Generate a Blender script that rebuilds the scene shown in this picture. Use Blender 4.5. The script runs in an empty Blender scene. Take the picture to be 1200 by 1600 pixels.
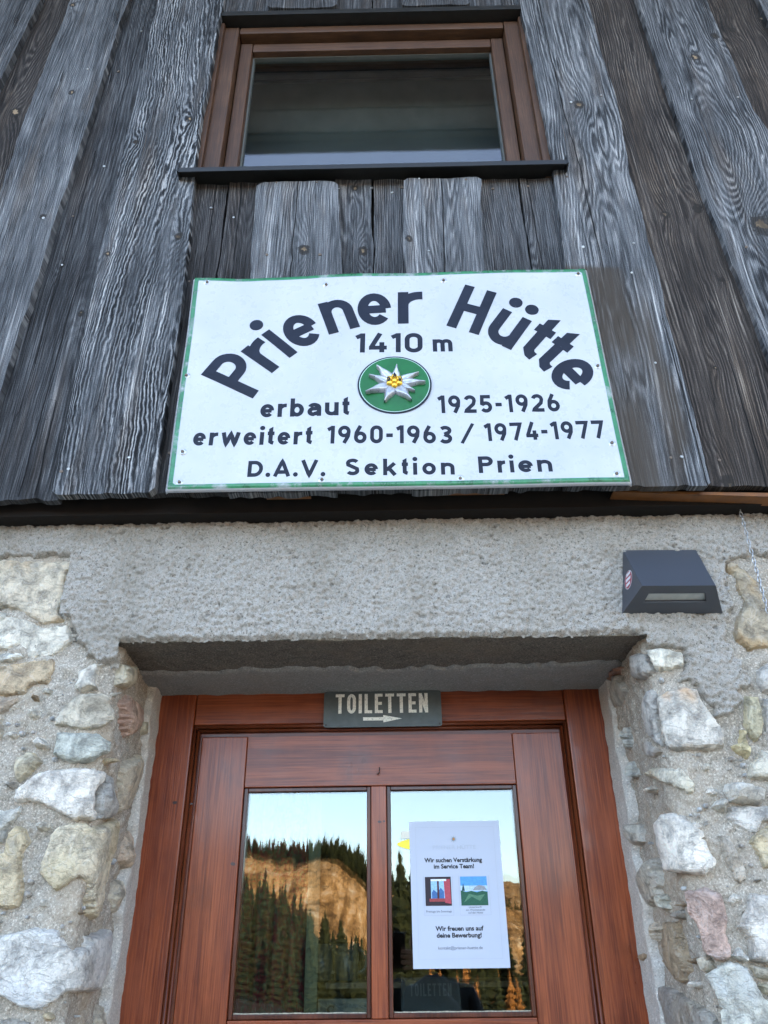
import bpy, bmesh, math, random
import numpy as np
from mathutils import Vector, Matrix, Quaternion
from mathutils.bvhtree import BVHTree
from mathutils.geometry import delaunay_2d_cdt

S = bpy.context.scene
COL = S.collection
random.seed(7)

# ------------------------------------------------------------------ camera
# World: x right along the facade, y into the house (stone face at y = 0), z up, eye height = 0, ground at -1.6
CAMY, GZ, F = -1.5, -1.6, 1190.378
def camera_axes():
    up = np.array([575 - 600, -1330 - 800, F]); up /= np.linalg.norm(up)
    inn = np.array([622 - 600, 1465 - 800, F]); inn /= np.linalg.norm(inn)
    return np.cross(inn, up), inn, up
AX, AY, AZ = camera_axes()
cd = bpy.data.cameras.new('camera'); cam = bpy.data.objects.new('camera', cd); COL.objects.link(cam)
cd.sensor_fit = 'HORIZONTAL'; cd.sensor_width = 36; cd.lens = 36 * F / 1200
cd.clip_start = 0.02; cd.clip_end = 6000
m = Matrix.Identity(4)
for i, a in enumerate((AX, AY, AZ)):
    m[i][0], m[i][1], m[i][2] = a[0], -a[1], -a[2]
m.translation = (0, CAMY, 0)
cam.matrix_world = m
S.camera = cam

# ------------------------------------------------------------------ sky, sun, exposure
SUN_EL, SUN_AZ = math.radians(17), math.radians(24)      # the sun stands low behind the hut, a little to the right
w = bpy.data.worlds.new('World'); S.world = w; w.use_nodes = True
wn = w.node_tree; wn.nodes.clear()
sky = wn.nodes.new('ShaderNodeTexSky'); sky.sky_type = 'NISHITA'; sky.sun_disc = False
sky.sun_elevation = SUN_EL; sky.sun_rotation = SUN_AZ; sky.altitude = 1400; sky.air_density = 1.0; sky.dust_density = 2.6; sky.ozone_density = 1.4
bg = wn.nodes.new('ShaderNodeBackground'); bg.inputs[1].default_value = 0.15
wo = wn.nodes.new('ShaderNodeOutputWorld')
hs = wn.nodes.new('ShaderNodeHueSaturation'); hs.inputs['Saturation'].default_value = .80   # sky desaturated so its light falls less blue
wn.links.new(sky.outputs[0], hs.inputs['Color']); wn.links.new(hs.outputs[0], bg.inputs[0]); wn.links.new(bg.outputs[0], wo.inputs[0])
sd = bpy.data.lights.new('sun', 'SUN'); sun = bpy.data.objects.new('sun', sd); COL.objects.link(sun)
sd.energy = 3.6; sd.angle = math.radians(0.5); sd.color = (1.0, 0.80, 0.55)
sdir = Vector((math.sin(SUN_AZ) * math.cos(SUN_EL), math.cos(SUN_AZ) * math.cos(SUN_EL), math.sin(SUN_EL)))
sun.rotation_euler = sdir.to_track_quat('Z', 'Y').to_euler(); sun.location = sdir * 30
vs = S.view_settings
S.display_settings.display_device = 'sRGB'
vs.view_transform = 'Standard'; vs.look = 'None'; vs.gamma = 1; vs.use_curve_mapping = False
vs.exposure = 3.15

# ------------------------------------------------------------------ helpers
def W(px, py, Y):
    """world point on the plane y = Y that the photograph shows at pixel (px, py)"""
    c = np.array([px - 600, py - 800, F])
    d = np.array([AX @ c, AY @ c, AZ @ c])
    t = (Y - CAMY) / d[1]
    return (d[0] * t, Y, d[2] * t)
def ray(px, py):
    c = np.array([px - 600, py - 800, F])
    return Vector((AX @ c, AY @ c, AZ @ c)).normalized()

def tag(o, label=None, cat=None, group=None, kind=None):
    if label: o['label'] = label
    if cat: o['category'] = cat
    if group: o['group'] = group
    if kind: o['kind'] = kind
    return o
def empty(name, loc=(0, 0, 0), label=None, cat=None, group=None, kind=None, parent=None):
    o = bpy.data.objects.new(name, None); COL.objects.link(o); o.location = loc; o.empty_display_size = .05
    if parent: o.parent = parent
    return tag(o, label, cat, group, kind)
def link(name, me, parent=None, mats=(), smooth=False, origin=None):
    """link a mesh whose vertices are in world space; keeps it in place under a parent that is only translated"""
    base = Vector(parent_loc(parent)) if parent else Vector((0, 0, 0))
    org = Vector(origin) if origin is not None else base.copy()
    n = len(me.vertices)
    if n and (org.length > 0):
        co = np.empty(n * 3, np.float32); me.vertices.foreach_get('co', co)
        co = (co.reshape(-1, 3) - np.array(org, np.float32)).ravel(); me.vertices.foreach_set('co', co)
    for mt in mats: me.materials.append(mt)
    if smooth: me.polygons.foreach_set('use_smooth', [True] * len(me.polygons))
    me.update()
    o = bpy.data.objects.new(name, me); COL.objects.link(o)
    if parent: o.parent = parent
    o.location = org - base
    return o
def parent_loc(p):
    v = Vector((0, 0, 0))
    while p is not None:
        v += p.location; p = p.parent
    return v
class MB:
    def __init__(s): s.v, s.f, s.mi, s.m = [], [], [], 0
    def add(s, vs, fs):
        b = len(s.v); s.v += [tuple(v) for v in vs]; s.f += [tuple(b + i for i in f) for f in fs]; s.mi += [s.m] * len(fs); return s
    def box(s, x0, x1, y0, y1, z0, z1):
        return s.add([(x, y, z) for x in (x0, x1) for y in (y0, y1) for z in (z0, z1)],
            [(0, 1, 3, 2), (4, 6, 7, 5), (0, 4, 5, 1), (2, 3, 7, 6), (0, 2, 6, 4), (1, 5, 7, 3)])
    def prism(s, pts, d):
        """pts: polygon corners (3-D); d: offset vector to the back face"""
        n = len(pts); q = [tuple(p[i] + d[i] for i in range(3)) for p in pts]
        return s.add(list(pts) + q, [tuple(range(n)), tuple(range(2 * n - 1, n - 1, -1))] + [((i + 1) % n, i, i + n, (i + 1) % n + n) for i in range(n)])
    def sweep(s, prof, a, b):
        """profile of (u offset, v offset) vectors swept from a to b; prof = list of Vector"""
        n = len(prof); A = [Vector(a) + p for p in prof]; B = [Vector(b) + p for p in prof]
        return s.add([tuple(p) for p in A + B], [((i + 1) % n, i, i + n, (i + 1) % n + n) for i in range(n)] + [tuple(range(n)), tuple(range(2 * n - 1, n - 1, -1))])
    def tube(s, pts, r, n=8, caps=True):
        pts = [Vector(p) for p in pts]; k = len(pts); rr = r if isinstance(r, (list, tuple)) else [r] * k
        vs, fs = [], []
        u = None
        for i, p in enumerate(pts):
            t = (pts[min(i + 1, k - 1)] - pts[max(i - 1, 0)]).normalized()
            if u is None: u = t.orthogonal().normalized()
            u = (u - t * u.dot(t)).normalized(); v = t.cross(u)
            vs += [tuple(p + (u * math.cos(j * 2 * math.pi / n) + v * math.sin(j * 2 * math.pi / n)) * rr[i]) for j in range(n)]
        for i in range(k - 1):
            fs += [(i * n + j, i * n + (j + 1) % n, (i + 1) * n + (j + 1) % n, (i + 1) * n + j) for j in range(n)]
        if caps: fs += [tuple(range(n - 1, -1, -1)), tuple((k - 1) * n + j for j in range(n))]
        return s.add(vs, fs)
    def mesh(s, name):
        me = bpy.data.meshes.new(name); me.from_pydata(s.v, [], s.f)
        if any(s.mi): me.polygons.foreach_set('material_index', s.mi)
        me.validate(); me.update(); return me
    def build(s, name, mats, parent=None, smooth=False, bevel=0, origin=None, seg=2):
        mats = mats if isinstance(mats, (list, tuple)) else [mats]
        o = link(name, s.mesh(name), parent, mats, smooth, origin)
        if bevel:
            b = o.modifiers.new('bevel', 'BEVEL'); b.width = bevel; b.segments = seg; b.limit_method = 'ANGLE'; b.angle_limit = .6
            o.data.polygons.foreach_set('use_smooth', [True] * len(o.data.polygons))
            b.harden_normals = True
        return o
def copy_obj(o, parent=None, **kw):
    c = o.copy(); COL.objects.link(c); c.parent = parent
    for k, v in kw.items(): setattr(c, k, v)
    return c

# value noise on numpy arrays
_T = np.random.RandomState(11).rand(64, 64, 64).astype(np.float32) * 2 - 1
def vn(x, y, z=0.0):
    x, y, z = np.broadcast_arrays(np.asarray(x, np.float32), np.asarray(y, np.float32), np.asarray(z, np.float32))
    xi, yi, zi = np.floor(x).astype(int), np.floor(y).astype(int), np.floor(z).astype(int)
    fx, fy, fz = x - xi, y - yi, z - zi
    fx, fy, fz = (f * f * (3 - 2 * f) for f in (fx, fy, fz))
    r = 0
    for a in (0, 1):
        for b in (0, 1):
            for c in (0, 1):
                r = r + _T[(xi + a) & 63, (yi + b) & 63, (zi + c) & 63] * (fx if a else 1 - fx) * (fy if b else 1 - fy) * (fz if c else 1 - fz)
    return r
def fbm(x, y, z=0.0, o=4, g=.5):
    r, a = 0, 1
    for i in range(o):
        r = r + a * vn(x * 2 ** i + 17 * i, y * 2 ** i + 5 * i, z * 2 ** i + 9 * i); a *= g
    return r
def sstep(a, b, x):
    t = np.clip((x - a) / (b - a), 0, 1); return t * t * (3 - 2 * t)
def poly_sdf(P, x, y):
    """signed distance (positive inside) of points to polygon P"""
    P = np.asarray(P, float); d = np.full(x.shape, 1e9); ins = np.zeros(x.shape, bool)
    n = len(P)
    for i in range(n):
        a, b = P[i], P[(i + 1) % n]; e = b - a
        t = np.clip(((x - a[0]) * e[0] + (y - a[1]) * e[1]) / max(e @ e, 1e-12), 0, 1)
        d = np.minimum(d, (x - a[0] - t * e[0]) ** 2 + (y - a[1] - t * e[1]) ** 2)
        if a[1] != b[1]:
            c = ((a[1] > y) != (b[1] > y)) & (x < (b[0] - a[0]) * (y - a[1]) / (b[1] - a[1]) + a[0]); ins ^= c
    d = np.sqrt(d); return np.where(ins, d, -d)
def grid_mesh(name, X, Y, Z, keep=None, flip=False):
    """arrays (n, m) of coordinates -> quad mesh; keep: bool (n-1, m-1)"""
    n, m_ = X.shape
    idx = np.arange(n * m_).reshape(n, m_)
    q = np.stack([idx[:-1, :-1], idx[1:, :-1], idx[1:, 1:], idx[:-1, 1:]], -1)
    if flip: q = q[..., ::-1]
    q = q[keep] if keep is not None else q.reshape(-1, 4)
    used = np.unique(q); rem = np.zeros(n * m_, np.int64); rem[used] = np.arange(len(used)); q = rem[q]
    co = np.stack([X, Y, Z], -1).reshape(-1, 3)[used].astype(np.float32)
    me = bpy.data.meshes.new(name)
    me.vertices.add(len(co)); me.vertices.foreach_set('co', co.ravel())
    me.loops.add(q.size); me.loops.foreach_set('vertex_index', q.ravel().astype(np.int32))
    me.polygons.add(len(q)); me.polygons.foreach_set('loop_start', np.arange(0, q.size, 4, dtype=np.int32))
    try: me.polygons.foreach_set('loop_total', np.full(len(q), 4, np.int32))
    except Exception: pass
    me.update(calc_edges=True); me.validate()
    return me, used
def attr(me, name, vals):
    a = me.attributes.new(name, 'FLOAT', 'POINT'); a.data.foreach_set('value', np.asarray(vals, np.float32).ravel())

# ------------------------------------------------------------------ material node helper
class N:
    def __init__(s, name, rough=.8, spec=.3):
        s.m = bpy.data.materials.new(name); s.m.use_nodes = True; s.t = s.m.node_tree; s.t.nodes.clear()
        s.b = s.t.nodes.new('ShaderNodeBsdfPrincipled'); s.o = s.t.nodes.new('ShaderNodeOutputMaterial')
        s.t.links.new(s.b.outputs[0], s.o.inputs[0]); s.b.inputs['Roughness'].default_value = rough
        s.b.inputs['Specular IOR Level'].default_value = spec
    def put(s, inp, v):
        if isinstance(v, bpy.types.NodeSocket): s.t.links.new(v, inp)
        else:
            try: inp.default_value = v
            except Exception: inp.default_value = (*v, 1)
    def n(s, t, ins=(), out=0, **kw):
        nd = s.t.nodes.new('ShaderNode' + t)
        for k, v in kw.items(): setattr(nd, k, v)
        for k, v in (ins.items() if isinstance(ins, dict) else enumerate(ins)):
            if v is not None: s.put(nd.inputs[k], v)
        return nd.outputs[out]
    def math(s, op, a, b=0.0, c=0.0, clamp=False): return s.n('Math', (a, b, c), operation=op, use_clamp=clamp)
    def coord(s, k='Object'): return s.n('TexCoord', out=k) if False else s.t.nodes.new('ShaderNodeTexCoord').outputs[k]
    def map(s, v, scale=(1, 1, 1), loc=(0, 0, 0), rot=(0, 0, 0)): return s.n('Mapping', {0: v, 'Location': loc, 'Rotation': rot, 'Scale': scale})
    def noise(s, v, sc, det=4, rough=.55, dist=0, out=0): return s.n('TexNoise', {'Vector': v, 'Scale': sc, 'Detail': det, 'Roughness': rough, 'Distortion': dist}, out=out)
    def vor(s, v, sc, feature='F1', out='Distance', rnd=1): return s.n('TexVoronoi', {'Vector': v, 'Scale': sc, 'Randomness': rnd}, out=out, feature=feature)
    def rng(s, v, a, b, c=0, d=1, smooth=False): return s.n('MapRange', {0: v, 1: a, 2: b, 3: c, 4: d}, interpolation_type='SMOOTHSTEP' if smooth else 'LINEAR')
    def mix(s, f, a, b, blend='MIX'):
        nd = s.t.nodes.new('ShaderNodeMix'); nd.data_type = 'RGBA'; nd.blend_type = blend
        s.put(nd.inputs[0], f)
        for i, v in ((6, a), (7, b)):
            s.put(nd.inputs[i], v if isinstance(v, bpy.types.NodeSocket) else (*v[:3], 1))
        return nd.outputs[2]
    def ramp(s, f, stops):
        nd = s.t.nodes.new('ShaderNodeValToRGB'); e = nd.color_ramp.elements
        while len(e) < len(stops): e.new(.5)
        for i, (p, c) in enumerate(stops): e[i].position = p; e[i].color = (*c[:3], 1)
        s.put(nd.inputs[0], f); return nd.outputs[0]
    def attr(s, name, obj=False, out='Fac'):
        nd = s.t.nodes.new('ShaderNodeAttribute'); nd.attribute_name = name
        if obj: nd.attribute_type = 'OBJECT'
        return nd.outputs[out]
    def bump(s, h, dist=.002, strength=1, normal=None):
        ins = {'Height': h, 'Distance': dist, 'Strength': strength}
        if normal is not None: ins['Normal'] = normal
        return s.n('Bump', ins)
    def out(s, color=None, rough=None, normal=None, **kw):
        if color is not None: s.put(s.b.inputs['Base Color'], color if isinstance(color, bpy.types.NodeSocket) else (*color, 1))
        if rough is not None: s.put(s.b.inputs['Roughness'], rough)
        if normal is not None: s.put(s.b.inputs['Normal'], normal)
        for k, v in kw.items(): s.put(s.b.inputs[k.replace('_', ' ')], v)
        return s.m
def sc(*c):   # sRGB 0-255 -> linear
    return tuple((x / 255 / 12.92 if x / 255 <= .04045 else ((x / 255 + .055) / 1.055) ** 2.4) for x in c)

# ------------------------------------------------------------------ materials
def mat_weathered():
    k = N('weathered_wood', .85, .25)
    co = k.coord(); ring = k.attr('ring'); knot = k.attr('knot'); crk = k.attr('crk')
    tone = k.attr('tone', True); brown = k.attr('brown', True); con = k.attr('contrast', True); wob = k.attr('wobble', True)
    wv = k.math('MULTIPLY', k.math('SUBTRACT', k.noise(k.map(co, (70, 1, 22)), 1, 3, .6), .5), wob)
    wv2 = k.math('MULTIPLY', k.math('SUBTRACT', k.noise(k.map(co, (34, 1, 3)), 1, 3, .6), .5), .8)
    r = k.math('ADD', k.math('ADD', ring, wv), wv2)
    s = k.math('PINGPONG', r, .5)
    ridge = k.rng(s, .05, .47, 0, 1, True)
    # each ring has its own strength
    own = k.noise(k.map(co, (24, 1, 2.2)), 1, 2, .5)
    fib = k.noise(k.map(co, (620, 1, 9)), 1, 4, .65)
    fib2 = k.noise(k.map(co, (180, 1, 3.5)), 1, 4, .6)
    patch = k.noise(k.map(co, (9, 1, 2.4)), 1, 4, .6)
    streak = k.noise(k.map(co, (38, 1, 1.1)), 1, 3, .6)
    speck = k.noise(k.map(co, (500, 1, 260)), 1, 2, .7)
    lightness = k.math('ADD', k.math('MULTIPLY', k.math('SUBTRACT', ridge, .5), k.math('MULTIPLY', con, k.rng(own, .35, .65, .10, .95))), k.math('MULTIPLY', k.math('SUBTRACT', fib, .5), 1.15))
    lightness = k.math('ADD', lightness, k.math('MULTIPLY', k.math('SUBTRACT', fib2, .5), .7))
    lightness = k.math('ADD', lightness, k.math('MULTIPLY', k.math('SUBTRACT', patch, .5), .75))
    lightness = k.math('ADD', lightness, k.math('MULTIPLY', k.math('SUBTRACT', speck, .5), .35))
    lightness = k.math('ADD', lightness, k.rng(streak, .58, .76, 0, .30, True))
    hair = k.rng(k.math('ABSOLUTE', k.math('SUBTRACT', k.noise(k.map(co, (150, 1, 1.6)), 1, 3, .6), .5)), .014, .002, 0, 1)
    hair = k.math('MULTIPLY', hair, k.rng(k.noise(k.map(co, (30, 1, 5)), 1, 3), .50, .60))
    lightness = k.math('SUBTRACT', lightness, k.math('MULTIPLY', hair, .55))
    L = k.math('ADD', lightness, k.math('SUBTRACT', tone, .035))
    grey = k.ramp(L, [(.08, (.004, .004, .004)), (.26, (.017, .018, .020)), (.43, (.058, .061, .065)), (.60, (.125, .129, .134)), (.76, (.25, .25, .25)), (.92, (.46, .45, .43))])
    brn = k.ramp(L, [(0, (.008, .006, .005)), (.25, (.028, .021, .016)), (.5, (.080, .060, .046)), (.75, (.22, .18, .14)), (1, (.48, .43, .36))])
    bf = k.math('ADD', brown, k.rng(k.noise(k.map(co, (14, 1, 1.6), (3, 0, 7)), 1, 4, .6), .53, .68, 0, .5), clamp=True)
    c = k.mix(bf, grey, brn)
    warm = k.rng(k.noise(k.map(co, (60, 1, 1.3), (9, 0, 2)), 1, 2, .5), .70, .78, 0, .75, True)
    c = k.mix(warm, c, (.17, .105, .06))
    # knots: dark rim, tan or black heart
    knot = k.math('ADD', knot, k.math('MULTIPLY', k.math('SUBTRACT', k.noise(co, 70, 3, .6), .5), 1.3))
    rim = k.rng(knot, 1.15, .75, 0, .85, True)
    c = k.mix(rim, c, (.018, .015, .012))
    heart = k.rng(knot, .50, .30, 0, 1, True)
    c = k.mix(heart, c, k.mix(k.rng(k.noise(co, 7, 2), .45, .55), (.022, .017, .013), (.27, .19, .115)))
    cr = k.rng(k.math('ABSOLUTE', crk), .0018, .0005, 0, 1)
    c = k.mix(cr, c, (.004, .004, .004))
    # a board whose paint-stained rectangle is brown
    st = k.attr('stain')
    c = k.mix(k.math('MULTIPLY', st, k.rng(fib2, .3, .62, 1, .75)), c, k.mix(fib, (.028, .021, .015), (.075, .058, .042)))
    h = k.math('ADD', k.math('MULTIPLY', ridge, k.math('MULTIPLY', con, 1.0)), k.math('MULTIPLY', fib, .45))
    h = k.math('ADD', h, k.math('MULTIPLY', fib2, .35))
    h = k.math('SUBTRACT', h, k.math('ADD', k.math('MULTIPLY', cr, 2.5), k.math('MULTIPLY', hair, .8)))
    h = k.math('SUBTRACT', h, k.math('MULTIPLY', rim, .8))
    return k.out(c, k.rng(fib, .3, .7, .7, .95), k.bump(h, .0016, .9))
def mat_varnish(name, axis='z', dark=0.0, seed=0):
    k = N(name, .32, .28)
    co = k.coord()
    sc_ = (260, 60, 6) if axis == 'z' else (6, 60, 260)
    sb = (26, 10, 1.2) if axis == 'z' else (1.2, 10, 26)
    fib = k.noise(k.map(co, sc_, (seed, 0, 0)), 1, 5, .65)
    band = k.noise(k.map(co, sb, (seed, 3, 1)), 1, 4, .6, .4)
    wear = k.noise(k.map(co, (7, 7, 4), (seed, 0, 0)), 1, 4, .6)
    L = k.math('ADD', k.math('MULTIPLY', fib, .62), k.math('MULTIPLY', band, .38))
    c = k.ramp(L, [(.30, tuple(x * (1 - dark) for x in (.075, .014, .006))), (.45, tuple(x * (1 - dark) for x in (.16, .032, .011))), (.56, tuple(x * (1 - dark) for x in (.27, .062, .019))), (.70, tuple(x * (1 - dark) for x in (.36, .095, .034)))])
    c = k.mix(k.rng(wear, .52, .75, 0, .45), c, (.30, .085, .040))
    c = k.mix(k.rng(wear, .42, .25, 0, .6), c, (.045, .011, .008))
    dots = k.rng(k.vor(co, 210), .10, .05, 0, 1)
    dm = k.rng(k.noise(co, 9, 3), .50, .62)
    c = k.mix(k.math('MULTIPLY', dots, k.math('MULTIPLY', dm, .7)), c, (.012, .006, .005))
    n = k.bump(k.math('ADD', fib, k.math('MULTIPLY', band, .6)), .0007, .8)
    m_ = k.out(c, k.rng(wear, .3, .7, .26, .48), n)
    k.b.inputs['Coat Weight'].default_value = .22; k.b.inputs['Coat Roughness'].default_value = .12
    return m_
def mat_window_wood(axis):
    k = N('brown_window_wood_' + ('upright' if axis == 'z' else 'level'), .5, .4)
    co = k.coord(); s1 = (330, 80, 9) if axis == 'z' else (9, 80, 330)
    fib = k.noise(k.map(co, s1), 1, 5, .7)
    pat = k.noise(co, 9, 3)
    c = k.ramp(k.math('ADD', k.math('MULTIPLY', fib, .7), k.math('MULTIPLY', pat, .3)), [(.25, (.022, .011, .006)), (.5, (.070, .031, .013)), (.8, (.16, .08, .038))])
    return k.out(c, .5, k.bump(fib, .0008, .8))
def mat_mortar(name, a, b, dirt=.0):
    k = N(name, .95, .15); co = k.coord()
    n1 = k.noise(co, 260, 4, .7); n2 = k.noise(co, 38, 5, .65); n3 = k.noise(co, 5, 4, .6)
    g = k.vor(co, 330, out='Color')
    L = k.math('ADD', k.math('MULTIPLY', n1, .55), k.math('ADD', k.math('MULTIPLY', n2, .30), k.math('MULTIPLY', n3, .15)))
    c = k.mix(k.rng(L, .30, .70), a, b)
    c = k.mix(k.rng(k.vor(co, 210, out='Distance'), .22, .12, 0, .55), c, tuple(min(1, x * 1.45) for x in b))
    c = k.mix(k.rng(n1, .56, .66, 0, .6), c, tuple(min(1, x * 1.7) for x in b))
    c = k.mix(k.rng(n1, .42, .33, 0, .6), c, tuple(x * .35 for x in a))
    c = k.mix(k.rng(n3, .5, .72, 0, .45), c, tuple(x * y for x, y in zip(b, (.84, .72, .58))))
    if dirt: c = k.mix(k.rng(n2, .35, .6, dirt, dirt * .6), c, (.045, .036, .028))
    h = k.math('ADD', n1, k.math('MULTIPLY', n2, 1.4))
    return k.out(c, .95, k.bump(h, .0013, 1))
def mat_roughcast():
    k = N('roughcast_plaster', .95, .15); co = k.coord()
    n1 = k.noise(co, 210, 5, .75); n2 = k.noise(co, 520, 3, .7); n3 = k.noise(co, 4.5, 4, .6); big = k.noise(k.map(co, (1.5, 1, 6)), 1, 3, .6)
    L = k.math('ADD', k.math('MULTIPLY', n1, .5), k.math('MULTIPLY', n2, .5))
    c = k.ramp(L, [(.30, (.07, .062, .045)), (.39, (.33, .30, .24)), (.455, (.70, .65, .555)), (.55, (.97, .91, .82))])
    pit = k.math('ADD', k.rng(k.attr('pit'), .2, .9, 0, .55, True), k.rng(k.noise(co, 190, 3, .6), .40, .33, 0, .85), clamp=True)
    c = k.mix(pit, c, (.07, .066, .058))
    c = k.mix(k.rng(n3, .48, .70, 0, .5), c, (.44, .39, .30))
    # shadow below the boarding, painted dark into the top hand's breadth
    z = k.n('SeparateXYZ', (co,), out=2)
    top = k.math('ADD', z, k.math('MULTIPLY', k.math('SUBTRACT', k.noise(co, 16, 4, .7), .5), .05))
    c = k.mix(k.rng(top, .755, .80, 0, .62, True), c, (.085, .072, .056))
    h = k.math('ADD', n1, k.math('MULTIPLY', n2, .5))
    return k.out(c, .96, k.bump(h, .0020, 1))
def mat_stone():
    k = N('rubble_stone', .8, .3); co = k.coord(); tint = k.attr('tint', True, 'Vector'); st = k.attr('stain', True, 'Vector'); sa = k.attr('stain_amount', True)
    warp = k.noise(co, 9, 4, .6, out=1)
    wc = k.mix(.12, co, warp, 'ADD') if False else k.n('VectorMath', (co, k.n('VectorMath', (warp, (.05, .05, .05)), operation='MULTIPLY')), operation='ADD')
    n1 = k.noise(wc, 30, 8, .74); n2 = k.noise(co, 230, 4, .75); n3 = k.noise(wc, 7, 3)
    vein = k.rng(k.math('ABSOLUTE', k.math('SUBTRACT', k.noise(wc, 20, 3, .5, .6), .5)), .022, .004, 0, 1)
    vein2 = k.rng(k.math('ABSOLUTE', k.math('SUBTRACT', k.noise(k.map(wc, (1, 1, 2.2), (4, 1, 3)), 27, 3, .5, .8), .5)), .016, .003, 0, 1)
    base = k.mix(k.rng(n1, .37, .57), k.mix(1, tint, (.55, .55, .56), 'MULTIPLY'), k.mix(1, tint, (1.30, 1.30, 1.30), 'MULTIPLY'))
    base = k.mix(k.rng(n3, .45, .58, 0, sa, True), base, st)
    base = k.mix(k.math('MULTIPLY', vein, .12), base, (.86, .86, .84))
    base = k.mix(k.math('MULTIPLY', vein2, .22), base, k.mix(1, tint, (.40, .40, .42), 'MULTIPLY'))
    base = k.mix(k.rng(n2, .56, .74, 0, .35), base, (.16, .15, .14))
    h = k.math('ADD', k.math('MULTIPLY', n1, 2.4), k.math('SUBTRACT', k.math('MULTIPLY', n2, .9), k.math('MULTIPLY', vein2, .3)))
    return k.out(base, k.rng(n1, .3, .7, .65, .9), k.bump(h, .0050, 1))
def mat_plain(name, c, rough=.6, metal=0, spec=.4, var=.12, sc_=30, bump=0, coat=0):
    k = N(name, rough, spec); co = k.coord(); n = k.noise(co, sc_, 4, .6)
    col = k.mix(k.rng(n, .3, .7), tuple(x * (1 - var) for x in c), tuple(min(1, x * (1 + var)) for x in c))
    k.out(col, k.rng(n, .3, .7, max(.02, rough * .85), min(1, rough * 1.15)))
    k.b.inputs['Metallic'].default_value = metal; k.b.inputs['Coat Weight'].default_value = coat
    if bump: k.put(k.b.inputs['Normal'], k.bump(n, bump, .6))
    return k.m
def mat_glass(name, refl, tint=(1, 1, 1), wave=.0):
    m_ = bpy.data.materials.new(name); m_.use_nodes = True; t = m_.node_tree; t.nodes.clear()
    o = t.nodes.new('ShaderNodeOutputMaterial'); mx = t.nodes.new('ShaderNodeMixShader'); g = t.nodes.new('ShaderNodeBsdfGlossy'); tr = t.nodes.new('ShaderNodeBsdfTransparent')
    g.inputs['Roughness'].default_value = 0.0; g.inputs['Color'].default_value = (*tint, 1); tr.inputs['Color'].default_value = (.86, .9, .88, 1)
    mx.inputs[0].default_value = refl
    if wave:
        c = t.nodes.new('ShaderNodeTexCoord'); n = t.nodes.new('ShaderNodeTexNoise'); n.inputs['Scale'].default_value = 7; n.inputs['Detail'].default_value = 2
        b = t.nodes.new('ShaderNodeBump'); b.inputs['Distance'].default_value = wave; t.links.new(c.outputs['Object'], n.inputs['Vector'])
        t.links.new(n.outputs[0], b.inputs['Height']); t.links.new(b.outputs[0], g.inputs['Normal'])
    t.links.new(tr.outputs[0], mx.inputs[1]); t.links.new(g.outputs[0], mx.inputs[2]); t.links.new(mx.outputs[0], o.inputs[0])
    return m_
M_WOOD = mat_weathered(); M_VZ = mat_varnish('red_varnish_upright', 'z', .06, 0); M_VX = mat_varnish('red_varnish_level', 'x', .12, 5)
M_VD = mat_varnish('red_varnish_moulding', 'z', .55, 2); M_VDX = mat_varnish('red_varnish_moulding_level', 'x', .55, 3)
M_WZ = mat_window_wood('z'); M_WX = mat_window_wood('x')
M_MORTAR = mat_mortar('grey_mortar', (.19, .165, .13), (.47, .42, .345))
M_ROUGH = mat_roughcast(); M_STONE = mat_stone()
M_SMOOTH = mat_mortar('smooth_cement', (.38, .36, .32), (.56, .53, .47))
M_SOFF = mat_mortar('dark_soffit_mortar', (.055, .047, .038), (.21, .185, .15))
M_NAIL = mat_plain('nail_steel', (.42, .40, .36), .4, .85, .5, .3, 900)
M_NAILR = mat_plain('nail_rust', (.16, .12, .09), .6, .6, .5, .3, 900)
M_BLACK = mat_plain('dark_metal', (.020, .019, .017), .38, .3, .5, .2, 40)
M_SHADE_TIMBER = mat_plain('shade_black_timber', (.012, .009, .007), .85, 0, .2, .4, 40, .001)  # near black, so timber under and behind the boards reads as shade
M_GLASS = mat_glass('door_pane_glass', .10, (.94, 1, 1), .00025); M_GLASS2 = mat_glass('upper_pane_glass', .10, (1, .95, 1), .0001)
M_GLASSI = mat_glass('inner_pane_glass', .05)
M_DARK = mat_plain('dark_interior', (.02, .018, .016), .9)

# ================================================================== GROUND, HILLS
def terrain_h(az, r):
    """height of the land at azimuth az (degrees from straight out of the door) and distance r"""
    terr = GZ + 0 * r
    z110 = -16 + 9 * np.clip((-az - 2) / 8, 0, 1.4)
    crest = np.interp(az, [-60, -30, -20, -12, -8, -5, -4, -2, 0, 3, 8, 20, 60], [5.5, 5.5, 5, 4.6, 4.4, 5.1, 5.1, 3.5, 2.8, 1.6, .8, 3.4, 4.5])
    zc = 300 * np.tan(np.radians(crest))
    h = np.where(r < 14, terr, np.where(r < 110, GZ + (z110 - GZ) * sstep(10, 125, r), 0))
    h = np.where(r >= 110, (GZ + (z110 - GZ) * sstep(10, 125, 110.0)) + (zc - z110) * sstep(130, 305, r), h)
    far = 900 * np.tan(np.radians(np.interp(az, [-60, -20, 2, 6, 9, 20, 60], [4, 2, 2.4, 3.3, 3.0, 4, 5])))
    h = np.where(r > 305, np.maximum(zc - (r - 305) * .35, -30) , h)
    h = np.where(r > 500, h * (1 - sstep(500, 900, r)) + far * sstep(500, 900, r), h)
    h = np.where(r > 950, far - (r - 950) * .02, h)
    return h
VC = (0.0, 2.36)
def land_xy(az, r):
    a = np.radians(az); return VC[0] + r * np.sin(a), VC[1] - r * np.cos(a)
azs = np.concatenate([np.linspace(-85, -16, 50), np.linspace(-15, 15, 241), np.linspace(16, 85, 50)])
rs = np.concatenate([np.linspace(3.5, 14, 8), np.geomspace(15, 110, 50), np.linspace(112, 330, 150), np.geomspace(335, 3500, 50)])
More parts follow.
